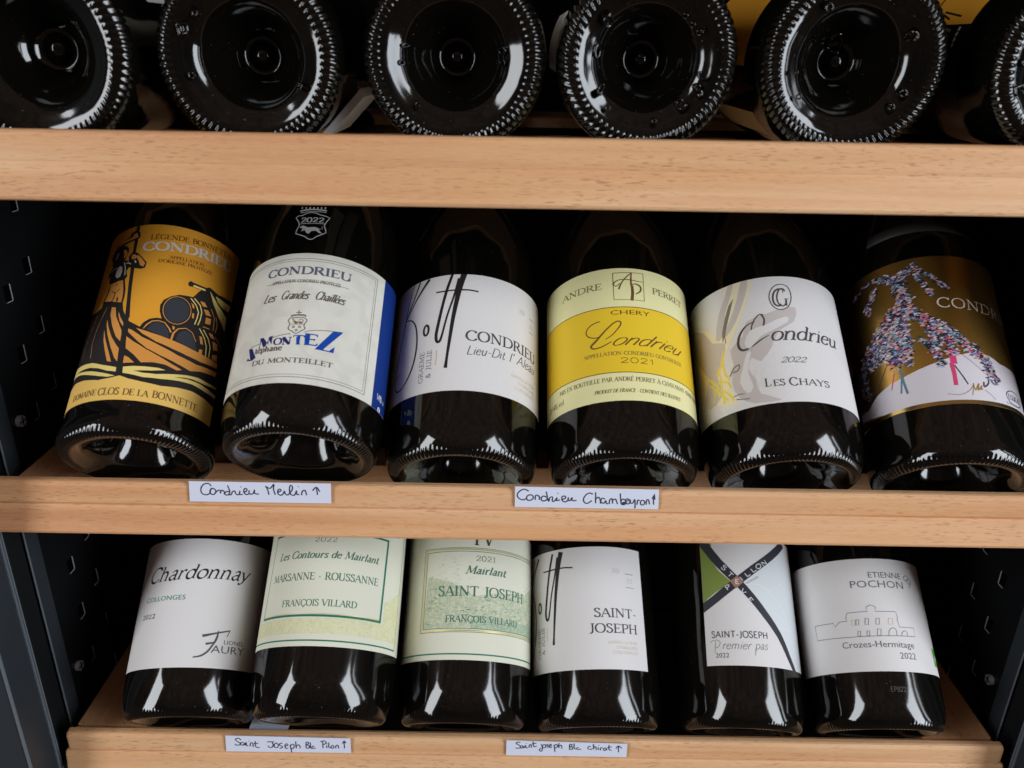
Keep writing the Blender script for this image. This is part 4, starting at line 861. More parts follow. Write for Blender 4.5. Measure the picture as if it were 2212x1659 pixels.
P.text('14% vol','inter',(-47.5,32.6),(-36.8,32.6),3.3,BG); P.ring(-50,34,.9,1.5,.5,BG)
P.build('label_print', L, 42.28+.10)

# --- white label with vine trunk wash
b = bottle('fifth bottle on the middle shelf, white label with a pale grey vine trunk and script', 132.7, 34.9, 148.2, 86.3, 39.99, -0.15, -0.8, 104, 1.0, 0.39, ROWB, 1)
L = label_sheet('label', b, 86.3, -69.76, 49.00, 29.99, 108.84, M_WHITE)
P = Print((-64,44.9,28.6,101.2), 1.0, (1.091,0.035,1.086,-1.073))
T3=ink('trunk_wash',188,180,177); T4=ink('trunk_wash_dark',176,164,156); YW=ink('yellow_wash',224,204,86); G3=ink('charcoal_ink',74,70,68); G4=ink('mid_grey_ink',120,112,108); CW=ink('cream_wash',224,212,180)
P.poly([(-29.21,103.86),(-16.03,100.95),(-19.32,88.99),(-24.47,77.49),(-30.71,66.92),(-35.05,58.11),(-33.81,43.22),(-31.18,32.34),(-46.82,38.4),(-49.75,49.03),(-56.83,64.36),(-66.34,80.8),(-61.87,89.73),(-44.37,80.85),(-39.77,75.2),(-31.08,88.83)],CW,1,3)
P.poly([(-27.32,102.47),(-24.86,102.06),(-27.34,93.98),(-31.61,84.62),(-34.23,72.65),(-38.96,72.09),(-35.26,86.28),(-30.28,95.21)],T3,2,2)
P.poly([(-20.6,101.47),(-17.43,100.76),(-19.95,91.39),(-26.31,78.14),(-32.18,71.78),(-32.93,74.25),(-27.68,83.01),(-23.58,92.56)],T3,2,2)
P.poly([(4.12,82.22),(2.02,73.51),(-6.05,68.35),(-10.69,59.48),(-16.77,52.35),(-20.78,55.33),(-23.27,49.88),(-20.56,43.14),(-19.02,34.89),(-9.62,30.03),(-22.21,30.27),(-29.74,35.82),(-32.56,44.79),(-30.32,54.2),(-31.23,62.88),(-23.67,68.67),(-20.87,76.36),(-11.68,78.56),(-4.3,81)],T3,2,2)
P.poly([(-60.6,87.82),(-47.38,81.35),(-41.57,71.72),(-33.72,68.13),(-35.97,59.54),(-40.71,51.14),(-38.68,40.05),(-48.77,36.21),(-52.76,43.15),(-47.37,53.14),(-56.33,66.28),(-60.5,77.49)],T3,2,2)
P.poly([(-19.76,70.71),(-12.48,72.29),(-8.79,73.88),(-1.34,76.63),(-0.91,73.44),(-9.48,68.68),(-14.98,66.43),(-21.02,60.55),(-23.28,64.33)],M_WHITE,3,2)
P.poly([(-23.15,58.05),(-20.84,58.43),(-23.51,47.93),(-21.9,39.5),(-24.99,36.36),(-28.29,43.32),(-25.93,50.67)],M_WHITE,3,2)
P.poly([(-17.03,50.38),(-14.51,49.89),(-17.65,45.48),(-17.69,38.54),(-19.96,41.01),(-20.06,47.03)],M_WHITE,3,2)
P.poly([(-25.83,92.49),(-27.64,87.41),(-30.2,80.73),(-33.19,72.2),(-34.98,68.67),(-34.49,74.93),(-31.87,82.53),(-28.96,89.05)],G4,3)
P.stroke([(-31.13,80.02),(-33.19,72.2),(-33.21,67.92)],0.5,G4,3)
P.stroke([(-33.1,48.55),(-30.57,52.23),(-27.5,53.22),(-28.34,50.43),(-31.37,49.96)],0.8,G4,3,3)
P.stroke([(-32.6,36.77),(-29.56,37.24),(-26.78,36.68)],0.4,G3,3)
P.stroke([(-31.34,34.86),(-24.48,33.28)],0.4,G3,3)
P.stroke([(-48.78,54.34),(-44.84,50.38),(-41.43,46.28),(-41.1,40.02)],1.1,YW,4,3)
P.stroke([(-39.42,55.78),(-39.12,49.42),(-38.54,41),(-38.26,34.86)],1.1,YW,4,3)
P.stroke([(-36.51,59.77),(-35.98,51.21),(-33.29,47.09)],1.1,YW,4,3)
P.stroke([(-44.25,49.6),(-44.03,42.28),(-46.29,37.15)],1.1,YW,4,3)
P.stroke([(-41.22,47.73),(-35.53,46.42),(-33.44,42.08)],1.1,YW,4,3)
P.stroke([(-39.39,43.38),(-34.45,38.43),(-32.85,34.87)],1.1,YW,4,3)
P.stroke([(-35.3,64.54),(-37.46,57.03),(-41.16,52.38)],1.1,YW,4,3)
P.stroke([(-47.31,48.92),(-44.06,46.41),(-35.87,35.95)],1.1,YW,4,3)
P.stroke([(2.98,88.34),(2.19,94.35),(-1.45,96.26),(-5.61,94.43),(-8.1,89.14),(-7.09,83.36),(-3.64,80.64),(0.62,82.56),(2.98,88.34)],0.5,G3,3,3)
P.stroke([(-2.57,93.5),(-5.04,91.95),(-6.35,88.2),(-5.98,84.35),(-4.04,82.93),(-2.79,84.18)],0.9,G3,3,3)
P.stroke([(-2.57,93.5),(-1.03,92.71),(-0.92,90.94)],0.4,G3,3,3)
P.stroke([(0.13,91.84),(-0.74,93.49),(-2.67,92.73),(-4.33,88.61),(-3.86,84.22),(-1.8,82.86),(-0.17,84.71),(0.15,86.9)],0.7,G3,3,3)
P.stroke([(-0.9,87.21),(1.6,87.27)],0.4,G3,3,3)
P.stroke([(0.15,86.9),(-0.22,83.08)],1.0,G3,3,3)
P.stroke([(-12.13,78.42),(-14.26,79.03),(-17.1,76.22),(-19.02,71.57),(-18.38,67.39),(-15.85,67.86),(-13.27,71.58),(-12.19,75.96),(-13.4,78.86)],[.5,.6,.7,.7,.7,.8,.9,.9,.7],G3,3,4)
P.stroke([(-16.94,75.32),(-21.16,74.08),(-24.9,70.13),(-26.54,65.39),(-25.94,61.82),(-23.58,60.46),(-19.53,61.72),(-14.79,64.51),(-11.09,66.28)],[.5,.8,1.2,1.4,1.4,1.2,.9,.7,.4],G3,3,4)
P.text('ondrieu','flow',(-10.8,63),(27,63),8.0,G3)
P.text('2022','chanc',(-7.68, 50.17),(4.59, 50.17),2.9,G3,3)
P.text('L','serif',(-16.47, 37.91),(-13.57, 37.91),4.3,G3,3)
P.text('ES','serif',(-12.55, 37.66),(-7.09, 37.66),3.3,G3,3)
P.text('C','serif',(-5.09, 37.3),(-1.19, 37.3),4.3,G3,3)
P.text('HAYS','serif',(-0.6, 37.66),(15.58, 37.66),3.3,G3,3)
P.build('label_print', L, 43.15+.10)

# --- gold foil label with a flowering vine figure
b = bottle('rightmost bottle on the middle shelf, gold foil label with a colourful flowering vine', 225.8, 33.7, 150.0, 82.5, 40.39, 4.59, 1.2, 98, 0.9, 0.27, ROWB, 0)
L = label_sheet('label', b, 82.5, -69.30, 55.46, 31.34, 126.13, M_GOLD)
P = Print((-68,44,26,112.2), 1.0, (1.114,6.448,1.100,2.745))
WP=paper('white_matt_label',lin(206,200,206,1.25)); SG=ink('signature_gold',150,112,40); S2=ink('stem_grey',60,58,66); CL=ink('cream_lettering',214,200,180)
P.poly([(-78.73,33.88),(-67.42,36.25),(-58.04,35.52),(-50.01,40.13),(-41.52,42.96),(-34.6,44.39),(-27.29,46.65),(-20.48,48.65),(-14.32,50.7),(-8.16,52.64),(-2.35,54.21),(2.51,54.28),(6.99,53.52),(11.53,51.44),(14.62,49.27),(16.98,43.65),(19.07,27.68),(15.65,16.22)],WP,1)
P.poly([(13,20),(44,20),(44,50),(20,50.6),(8,51)],WP,1); P.poly([(-68,25),(44,25),(44,28.0),(-68,28.0)],M_GOLD2,2)
vine(P,[(-21.45,106.58),(-26.88,103.62),(-33.46,102.19),(-38.89,104.88)],4.6,70)
vine(P,[(-21.07,105.82),(-14.77,99.39),(-11.44,96.27),(-8.39,91.51)],2.6,34)
vine(P,[(-21.17,101.65),(-18.22,95.4),(-15.36,89.1)],2.8,26)
vine(P,[(-38.89,104.88),(-45.36,105.8),(-52.08,103.8),(-58.5,102.4)],2.6,30)
vine(P,[(-42.9,99.78),(-44.95,95.68),(-48.46,92.42),(-47.72,88.12)],3.4,38)
vine(P,[(-30.49,100.22),(-29.38,93.34),(-28.3,86.6),(-31.12,81.43)],7,110)
vine(P,[(-34.83,81.73),(-41.28,74.07),(-48.48,67.68),(-56.69,61.36),(-60.08,52.64),(-57.21,42.82)],7,200)
vine(P,[(-32.8,77.14),(-34.54,65.62),(-36.79,54.55)],9,210)
vine(P,[(-35.36,78.21),(-41.36,69.78),(-45.05,59.29)],8,190)
vine(P,[(-47.91,66.77),(-50.31,58.15)],6,90)
vine(P,[(-31.51,71.72),(-30.75,62.99),(-31.45,54.94)],5,80)
vine(P,[(-29.68,56.69),(-30.6,50.56)],2.6,14)
vine(P,[(-26.3,79.67),(-19.63,72.86),(-13.89,68.13),(-7.97,62.17),(-1.99,56.23),(2.93,51.35),(5.68,44.86),(6.73,39.98)],6,230)
vine(P,[(-18.36,68.97),(-17.78,60.55),(-20.23,56.4)],5,60)
vine(P,[(-17.92,53.6),(-16.94,48.25)],3.5,24)
vine(P,[(-12.29,60.83),(-11.41,54.92)],5,30)
vine(P,[(-23.88,63.19),(-21.51,60.21)],3,14)
P.stroke([(-11.8,56.7),(-11.77,52.66),(-11.69,47.52)],3.0,PK,3)
P.stroke([(-12.92,48.23),(-12.49,42.53),(-12.67,35.87)],1.9,PK,3)
P.stroke([(-40.73,54.98),(-32.84,52.49)],2.6,MG,3)
P.stroke([(-35.93,49.52),(-35.02,41.67),(-33.98,35.05)],1.2,TL,3)
P.stroke([(-35.26,46.94),(-36.97,36.07)],0.9,TL,3)
P.stroke([(-38.89,48.32),(-41.5,39.48)],0.6,PK,3)
P.stroke([(-42.14,53.79),(-49.49,42.83),(-59.94,34.62)],0.35,S2,4)
P.stroke([(-11.78,46.96),(-9.16,41.12),(-7.29,36.3)],0.6,S2,4)
P.stroke([(-7.62,53.18),(-1.74,47.12),(3.29,41.82)],0.22,S2,4)
P.stroke([(3.29,41.82),(6.38,37.18)],0.5,S2,4)
P.stroke([(-16.94,31.58),(-12.63,30.65),(-8.95,31.72),(-6.06,34.34),(-4.69,37.06),(-6.28,30.52)],0.32,SG,4,3)
P.stroke([(-4.88,35.96),(-4.46,33.22),(-2.72,36.52),(-3.23,33.22)],0.5,SG,4,3)
P.stroke([(-2.25,37.08),(-3.23,33.22),(-0.96,36.02),(-2.07,33.79),(-0.8,34.38)],0.6,SG,4,3)
P.stroke([(0.41,38.28),(0.12,35.52),(2.75,37.89),(3.02,41.24)],0.8,S2,4,3)
P.stroke([(0.05,33.87),(2.53,31.85),(4.75,29.46)],0.2,S2,4,3)
P.text('CONDRIEU','light',(-14.2,80.6),(37,77.5),5.6,CL)
P.ring(18.6,33.4,6.2,4.0,.5,S2,3); P.text('E.GUIGAL','serif',(13.6,32),(23.6,32),2.8,S2); P.text('DIRECTION','light',(11.4,28.9),(24,28.9),1.1,S2)
collar(b, 82.5, 147, 156, 62, ink('dark_grey_collar',70,67,66,k=.7))  # collar label in one even dark grey
P.build('label_print', L, 41.25+.10)

# --- bottom shelf
b = bottle('leftmost bottle on the bottom shelf, white label with calligraphic black title, green line below', -215.5, 21.7, -16.4, 80.2, 39.85, -2.66, -0.3, 106, 0.8, 0.3, ROWC, 3)
L = label_sheet('label', b, 80.2, -48.22, 61.54, 26.50, 104.05, M_WHITE2)
P = Print((-46.5,60,26.2,102), 1.0, (1.031,-0.294,1.023,-0.310))
GN=ink('sea_green',46,140,108,k=1.0); GN2=ink('deep_green',40,92,76,k=1.0); F1=ink('slate_ink',76,74,82)
P.text('Chardonnay','chanc',(-28.8,76.4),(35.6,78.6),8.6,K2)
P.text('COLLONGES','inter',(-28.05, 64.87),(0.1, 64.87),2.9,GN,3)
P.text('2022','inter',(-29.01, 54.88),(-17.83, 54.88),2.9,GN2,3)
P.stroke([(12.85,44.02),(15.42,44.58),(20.2,45.9),(28.34,47.99)],[1.6,1.4,1.0,.8],F1,3,3)
P.stroke([(28.34,47.99),(27.65,46.31),(26.77,44.33)],0.45,F1,3,3)
P.stroke([(21.45,47.31),(20.99,42.95),(19.08,38.89),(16.8,35.22),(13.36,32.75),(9.38,31.93)],[.6,1.3,1.0,1.1,1.0,.7],F1,3,3)
P.stroke([(15.33,39.52),(18.18,40.18),(20.8,40.79)],[1.3,1.0,.5],F1,3,3)
P.text('LIONEL','inter',(25.54, 40.06),(38.68, 40.06),2.4,F1,3)
P.text('AURY','inter',(18.68, 34.78),(39.39, 34.78),4.4,F1,3)
P.build('label_print', L, 40.10+.10)

P0=None
b = bottle('bottle on the bottom shelf, cream label with thick green frame round green lettering', -130.2, 13.7, -6.8, 86.2, 40.08, 0.36, -1.2, 102, 0.9, 0.33, ROWC, 0)
L = label_sheet('label', b, 86.2, -55.16, 64.57, 37.08, 118.13, M_CREAM2)
P = Print((-57,64.5,37,118), 1.0, (0.985,1.008,1.001,0.063))
GR=ink('bottle_green',40,120,98,k=1.0); GR2=ink('green_lettering',62,112,92,k=1.1); GO=ink('gilt_line',214,196,120,rough=.35,metal=.5)
P.poly([(-57,44),(60,44),(60,54),(-57,52)],M_LAND,1); P.poly([(42,44),(60,44),(60,76),(42,66)],M_LAND,1)
P.stroke([(-57,40.2),(57.5,40.2)],.85,GR); P.stroke([(57.5,39.8),(60,118)],.3,GR)
P.stroke([(-44,54.2),(40,54.2)],1.3,GR); P.stroke([(39.4,53.6),(40.6,104.4)],1.5,GR,3); P.stroke([(-43.6,53.6),(-40.6,104)],.6,GR); P.stroke([(-41.2,104.2),(41.4,104.2)],1.3,GR); P.stroke([(-43,55.2),(39,55.2)],.35,GO,3)
P.poly([(-43,55),(39,55),(39.4,103.6),(-40.6,103.6)],M_CREAM2,2)
P.text('2022','light',(-8,98),(6,98),3.0,GR2)
P.text('Les Contours de Mairlant','italic',(-33.71, 88.26),(33.55, 88.26),4.3,GR2,3)
P.text('MARSANNE - ROUSSANNE','serif',(-36.57, 75.06),(35.09, 75.06),4.2,GR2,3)
P.text('FRANÇOIS VILLARD','serif',(-25.14, 59.73),(22.04, 59.73),3.7,GR2,3)
P.build('label_print', L, 43.09+.10)

b = bottle('third bottle on the bottom shelf, cream label with a green engraved landscape panel', -45.7, 26.8, -22.3, 83.4, 40.34, 0.63, -0.6, 108, 0.8, 0.27, ROWC, 0)
L = label_sheet('label', b, 83.4, -54.00, 64.92, 34.54, 116.01, M_CREAM2)
P = Print((-52,62,34.6,113), 1.0, (1.043,0.243,1.039,-1.416))
P.poly([(-26.2,52.4),(60,52.4),(60,74),(52,82),(44,77),(20,74),(6,71),(-10,80),(-24.5,83)],M_LAND3,1); P.poly([(4,52.4),(60,52.4),(60,60),(30,58),(4,60)],M_LAND2,2)
random.seed(3)
for i in range(240):
    u=random.uniform(-25,56); v=random.uniform(54,84 if u<-8 or u>40 else 76); P.stroke([(u,v),(u+random.uniform(.6,2.4),v+random.uniform(-.5,.5))],random.uniform(.15,.4),random.choice([M_LAND2,GR2,M_CREAM2]),2)
for i in range(40):
    u=random.uniform(-18,6); v=random.uniform(78,96); P.stroke([(u,v),(u+random.uniform(1,3),v+random.uniform(-.9,.9))],.15,M_LAND2,2)
P.stroke([(-51,37.9),(62,37.9)],.8,GR); P.stroke([(-50.6,37.9),(-48.8,113)],.3,GR)
P.rect(-28.3,50.2,61,100.2,.3,GR2); P.rect(-27.4,51.1,61,99.3,.7,GO,3); P.rect(-26.2,52.2,61,98,.35,GR2)
P.text('FV','serif',(4.4,102.2),(16.4,102.2),9,G3); P.text('2021','light',(5.6,92.2),(18,92.2),3.2,GR2)
P.text('Mairlant','italic',(-0.48, 84.43),(25.02, 84.43),4.6,GR2,3)
P.text('SAINT JOSEPH','serif',(-16.66, 71.15),(41.12, 71.15),5.6,GR2,3)
P.text('FRANÇOIS VILLARD','serif',(-11.19, 55.92),(35.49, 55.92),3.6,GR2,3)
P.build('label_print', L, 41.70+.10)

b = bottle('bottle on the bottom shelf, white label with tall black signature, dark glass on its right', 38.6, 31.4, -27.8, 81.5, 40.33, -1.50, -0.2, 104, 0.9, 0.33, ROWC, 0)
L = label_sheet('label', b, 81.5, -67.70, 32.73, 31.77, 107.37, M_WHITE2)
P = Print((-63,31.2,32,103.8), 1.0, (1.066,-0.536,1.053,-1.923))
P.stroke([(-51.19,101.61),(-53.95,93.04),(-55.38,86.31),(-56.38,81.31),(-57.82,72.96),(-61.08,60.34),(-62.68,52.40),(-64.18,47.26)],[0.38,0.64,0.70,0.77,0.70,0.64,0.58,0.51],K2,2,4)
P.stroke([(-47.06,101.28),(-49.85,94.02),(-52.73,87.88),(-55.62,81.87)],[1.02,0.90,0.77,0.51],K2,2,4)
P.stroke([(-40.99,101.22),(-45.71,95.18),(-50.46,88.74),(-55.62,81.87)],[1.66,1.28,0.90,0.51],K2,2,4)
P.stroke([(-56.53,81.38),(-51.22,79.43),(-47.75,74.19),(-46.31,64.94),(-47.19,54.94),(-50.36,46.72),(-54.98,42.10),(-59.05,41.41),(-61.88,44.40),(-61.57,48.51),(-58.44,51.01)],[0.51,0.77,0.96,1.02,1.02,1.02,0.90,0.90,0.70,0.58,0.51],K2,2,4)
P.ring(*[(-40.93,70.31)][0],1.45*0.985,3.0*0.985,1.25,K2)
P.stroke([(-28.25,101.73),(-30.66,92.77),(-32.55,83.55),(-34.20,73.21),(-35.09,66.41),(-34.55,62.72),(-33.10,62.49),(-31.97,65.93),(-29.84,76.98),(-26.91,88.32),(-24.86,99.19)],[1.41,1.54,1.54,1.66,1.66,1.54,1.41,1.15,1.02,1.02,1.02],K2,2,4)
P.stroke([(-22.13,102.13),(-24.39,91.84),(-26.60,76.72),(-27.87,63.79),(-28.82,52.90),(-29.27,47.15)],[3.20,2.69,2.05,1.66,1.34,1.79],K2,2,4)
P.stroke([(-36.49,91.81),(-31.39,91.69),(-25.16,92.04),(-19.06,91.95),(-14.60,91.41)],.85,K2,4)
P.text('GRAEME','light',(-41.07,40.7),(-41.07,58.0),2.5,G2); P.text('& JULIE','light',(-36.86,42.6),(-36.86,58.4),2.5,G2); P.stroke([(-34.26,49.5),(-34.26,57.6)],.3,GD)
P.text('SAINT-','serif',(-3.11, 61.48),(24.25, 61.48),5.0,G2,3)
P.text('JOSEPH','serif',(-6.29, 52.54),(24.01, 52.54),5.0,G2,3)
P.text('APPELLATION','light',(4.3,46.2),(23.6,46.2),1.6,LY); P.text("D'ORIGINE",'light',(9.3,43.4),(23.6,43.4),1.6,LY); P.text('CONTRÔLÉE','light',(6.6,40.6),(23.6,40.6),1.6,LY)
P.text('20','light',(9,88),(14,88),2.4,LG); P.stroke([(17.9,87.8),(23.9,87.8)],.3,G2); P.text('22','light',(18.6,82.4),(23.2,82.4),2.4,LG); P.stroke([(17.9,79.6),(23.9,79.6)],.3,G2)
P.build('label_print', L, 40.75+.10)

b = bottle('bottle on the bottom shelf, white label crossed by black bands with a green corner', 131.2, 30.1, -26.3, 79.0, 40.27, 2.50, -0.1, 110, 0.9, 0.27, ROWC, 0)
L = label_sheet('label', b, 79.0, -27.49, 49.29, 35.02, 116.16, M_WHITE2)
P = Print((-26,46,34.6,112), 1.0, (1.066,0.237,1.048,-1.246))
BK=ink('band_black',46,46,54); OG=ink('leaf_green',128,146,66,k=1.0); PB=ink('pale_blue_grey',200,205,208); CP=ink('copper_square',150,110,96); BW=ink('band_white',215,212,214)
P.poly([(-30.4,111.97),(-26.65,106.47),(-19.36,96.8),(-15.15,90.22),(-8.18,83.06),(-17.58,77.31),(-25.54,71.88),(-25.96,71.92)],OG,1)
P.poly([(-26,112),(-18,112),(-24,70),(-26,69)],OG,1)
P.poly([(-4.83,83.45),(6.16,91.27),(17.6,99.67),(31.1,108.73),(37.15,88.54),(48.74,34.48),(28.79,34.99),(19.31,53.06),(10.04,65.18),(3.02,74.29)],PB,1)
P.stroke([(-0.88,81.64),(8.53,82.27),(15,78.43),(20.1,73.09),(24.78,67.8),(29.76,59.67),(33.87,50.04)],0.5,BW,2,3)
P.stroke([(15,78.43),(18.48,83.48),(17.89,90.33),(15.17,95.38)],0.35,BW,2,3)
P.stroke([(26.96,59.23),(22.87,63.05),(16.31,66.6)],0.35,BW,2,3)
P.stroke([(32.26,57.12),(18.03,57.99)],0.4,BW,2,3)
P.stroke([(19.08,80.51),(26.76,86.41),(33.34,89.29)],0.3,BW,2,3)
P.stroke([(32.1,49.77),(26,53.96)],0.3,BW,2,3)
P.stroke([(-25.89,111.23),(-22.02,105.44),(-14.82,94.89),(-4.83,83.45),(3.02,74.29),(10.04,65.18),(19.31,53.06),(25.62,41.66),(30.66,33.81)],[5.4, 5.4, 5.2, 5, 4.6, 4.4, 4, 3.6, 3.2],BK,3,2)
P.stroke([(-28.92,66.56),(-25.77,68.5),(-17.85,73.54),(-4.83,83.45),(6.24,92.05),(17.7,100.48),(31.66,111.3)],[5, 5, 4.8, 4.8, 4.8, 4.8, 4.8],BK,4,2)
P.poly([(-9.03,83.68),(-4.54,87.05),(-1.36,83),(-5.91,79.1)],CP,5)
P.text('S','sansb',(-13.87, 92.18),(-11.77, 89.91),2.6,BW,6)
P.text('T','sansb',(-10.43, 87.78),(-8.36, 85.59),2.6,BW,6)
P.text('V','sansb',(-3.79, 77.85),(-1.77, 75.42),2.6,BW,6)
P.text('E','sansb',(0.04, 73.09),(2.08, 70.58),2.6,BW,6)
P.text('P','sansb',(-11.16, 77.86),(-8.51, 79.79),2.6,BW,6)
P.text('I','sansb',(-2.21, 83.58),(-0.77, 84.7),2.6,BW,6)
P.text('L','sansb',(0.85, 85.99),(3.66, 88.15),2.6,BW,6)
P.text('L','sansb',(4.75, 88.92),(7.69, 91.17),2.6,BW,6)
P.text('O','sansb',(8.2, 91.29),(11.3, 93.64),2.6,BW,6)
P.text('N','sansb',(12.1, 93.73),(15.45, 96.2),2.6,BW,6)
P.text('E','sansb',(-6.2, 82.04),(-3.67, 82.04),2.6,BW,6)
P.text('DOMAINE','serif',(0.67, 82.09),(8.56, 86.7),1.0,G3,3)
P.text('SAINT-JOSEPH','sansb',(-22.03, 50.48),(10.79, 50.48),3.6,F1,3)
P.stroke([(-22.76,47.63),(-21.9,48.66),(-18.81,49.09),(-17.26,47.74),(-17.93,45.61),(-19.88,44.61)],0.3,G4,3,3)
P.stroke([(-19.75,48.7),(-20.29,44.27),(-20.69,41.79)],0.3,G4,3,3)
P.stroke([(3.49,46.6),(2.85,43.73),(2.18,40.52)],0.3,G4,3,3)
P.text('remier','hand',(-16.58, 43.86),(-0.07, 43.86),4.6,G4,3)
P.text('pas','hand',(2.14, 44.2),(9.85, 44.2),4.6,G4,3)
P.text('2022','inter',(-20.27, 39.06),(-12.59, 39.06),2.7,F1,3)
P.build('label_print', L, 39.48+.10)

b = bottle('rightmost bottle on the bottom shelf, white label with an outline drawing of a country house', 214.0, 25.3, -20.8, 80.2, 39.91, 0.76, 0.3, 104, 0.8, 0.27, ROWC, 0)
L = label_sheet('label', b, 80.2, -65.96, 48.54, 31.60, 99.83, M_WHITE2)
P = Print((-63,46,31.6,97.6), 1.0, (1.050,0.220,1.034,-1.062))
H1=ink('house_line_grey',98,94,96); TN=ink('tan_line',196,164,120); BG2=ink('bio_green',70,170,40,k=1.1)
P.text('ETIENNE','inter',(-6.26, 85.82),(14.38, 85.82),3.6,H1,3)
P.text('POCHON','inter',(-17.2, 79.91),(14.95, 79.91),4.4,H1,3)
P.stroke([(16.65,87.71),(16.77,85.89),(19.33,85.77),(21.1,87.87),(18.87,88.74),(16.9,87.28)],0.35,H1,3,2)
P.stroke([(19.48,86.25),(22.33,86.21),(22.3,83.9),(20.01,81.28)],0.35,H1,3,2)
P.stroke([(18.22,85.62),(20.03,83.57),(21.99,84.32)],0.35,H1,3,2)
P.stroke([(-43.29,60.22),(-30.58,60.2),(-29.74,57.98),(-26.87,60.4),(-22.16,60.74),(-22.82,62.03),(-21.68,65.29),(-10.27,65.66),(-10.7,68.06),(-10.21,68.49),(-7.93,69.49),(-5.97,68.58),(-5.37,68.14),(-6.08,65.58),(6,65.7),(6.83,61.9),(6.11,61.68),(6.7,56.85),(16.69,56.95),(16.84,51.96),(-5.22,51.44),(-21.84,51.21),(-42.84,51.56),(-43.29,60.22)],0.34,H1,2)
P.stroke([(-17.18,61.16),(-15.7,61.07),(-16.21,57.95),(-17.69,58.04),(-17.18,61.16)],0.34,H1,2)
P.stroke([(-12.13,61.52),(-10.31,61.45),(-10.9,57.99),(-12.71,58.05),(-12.13,61.52)],0.34,H1,2)
P.stroke([(-6.2,61.55),(-4.33,61.55),(-4.96,58.07),(-6.81,58.08),(-6.2,61.55)],0.34,H1,2)
P.stroke([(-19.56,61.06),(-17.72,60.93),(-18.23,57.81),(-20.06,57.94),(-19.56,61.06)],0.34,TN,2)
P.stroke([(0.9,61.55),(3.46,61.64),(2.79,58.31),(0.26,58.23),(0.9,61.55)],0.34,TN,2)
P.stroke([(-17.2,54.45),(-15.72,54.37),(-16.18,51.63),(-17.65,51.71),(-17.2,54.45)],0.34,H1,2)
P.stroke([(-12.25,54.4),(-10.78,54.35),(-11.24,51.61),(-12.72,51.66),(-12.25,54.4)],0.34,H1,2)
P.stroke([(-6.44,55.4),(-4.42,55.39),(-5.08,51.79),(-7.08,51.79),(-6.44,55.4)],0.34,H1,2)
P.stroke([(-0.73,51.75),(-0.05,54.34),(1.11,55.74),(2.64,56.23),(3.9,55.67),(4.44,54.24),(4.09,51.65)],0.34,H1,2)
P.stroke([(7.12,51.72),(7.78,53.81),(9.55,54.96),(11.13,54.21),(10.96,51.79)],0.34,H1,2)
P.text('Crozes-Hermitage','inter',(-27.19, 45.04),(14.23, 45.04),3.7,H1,3)
P.text('2022','inter',(3.73, 38.77),(14.07, 38.77),3.7,H1,3)
P.poly([(33.4,37),(45.5,37),(45.5,47.4),(33.4,47.4)],BG2,2); P.text('AB','sansb',(35.4,40),(40.6,40),3.4,BW)
P.build('label_print', L, 40.10+.10)

Eg=ink('etched_grey',96,92,90,k=.8); P=Print(None, 1.0, (1.050,0.220,1.034,-1.062)); P.text('EPB22','sans',(-5.4,20.6),(3.4,20.6),2.6,Eg); P.build('glass_print', b, 40.10+.03)

# --- handwritten tags
tag_card('handwritten white tag on the middle shelf front, left one, under the ferryman and crest bottles', -154.3, 176.3, [(-37.83,6.25),(38.71,6.17),(38.05,-6.17),(-38.93,-6.26)], [
  ('s',[(-26.12,3.43),(-26.97,4.82),(-28.58,5.02),(-30.55,4.05),(-31.92,1.45),(-31.64,-1.14),(-29.49,-2.05),(-27.31,-1.06)]),
  ('s',[(-27.04,-0.58),(-26.56,1.55),(-25.27,2.04),(-24.15,1.12),(-24.15,-0.53),(-25.54,-1.74),(-27.10,-1.06),(-27.10,0.59),(-26.12,1.79)]),
  ('s',[(-24.36,-0.53),(-22.53,0.91),(-21.32,0.70),(-21.73,-0.96),(-20.68,0.95),(-19.53,0.26),(-19.55,-1.63)]),
  ('s',[(-16.46,0.08),(-17.67,0.30),(-18.99,-0.44),(-19.14,-1.62),(-17.51,-1.83),(-16.43,0.32),(-17.22,4.06)]),
  ('s',[(-17.51,-1.83),(-15.83,-1.56),(-15.02,0.11),(-13.73,0.61),(-13.12,-1.27),(-11.70,-1.48),(-10.81,0.89),(-11.26,-1.24),(-9.64,-1.44)]),
  ('s',[(-10.16,3.40),(-9.87,3.07)]),
  ('s',[(-8.89,-0.25),(-7.11,0.96),(-7.18,2.14),(-8.21,2.12),(-8.83,0.22),(-7.97,-1.32),(-6.31,-1.15)]),
  ('s',[(-5.84,1.22),(-6.05,-0.67),(-5.07,-1.12),(-3.78,-0.63),(-2.94,1.51),(-2.96,-0.61),(-0.74,-1.04)]),
  ('s',[(3.27,3.97),(4.27,1.64),(4.58,-1.42)]),
  ('s',[(3.27,3.97),(5.60,2.61),(7.91,5.23),(7.41,2.17),(8.09,-1.35)]),
  ('s',[(9.26,0.09),(11.43,1.31),(10.90,2.24),(9.81,1.51),(9.61,-0.61),(10.96,-1.54),(12.27,-0.80),(13.26,1.10),(13.53,-0.54),(14.90,-1.23),(17.45,1.89),(17.65,4.24),(16.65,4.45),(16.01,1.86),(16.39,-0.73),(18.39,-1.40),(19.88,1.46),(19.69,-0.66),(21.12,-0.87)]),
  ('s',[(20.77,4.20),(21.07,3.88)]),
  ('s',[(22.31,-1.33),(22.93,1.05),(24.22,1.78),(24.76,0.85),(25.00,-1.28)]),
  ('s',[(31.00,-0.93),(30.74,3.78)]),
  ('s',[(28.52,1.62),(30.74,3.78),(32.38,0.99)]),
])
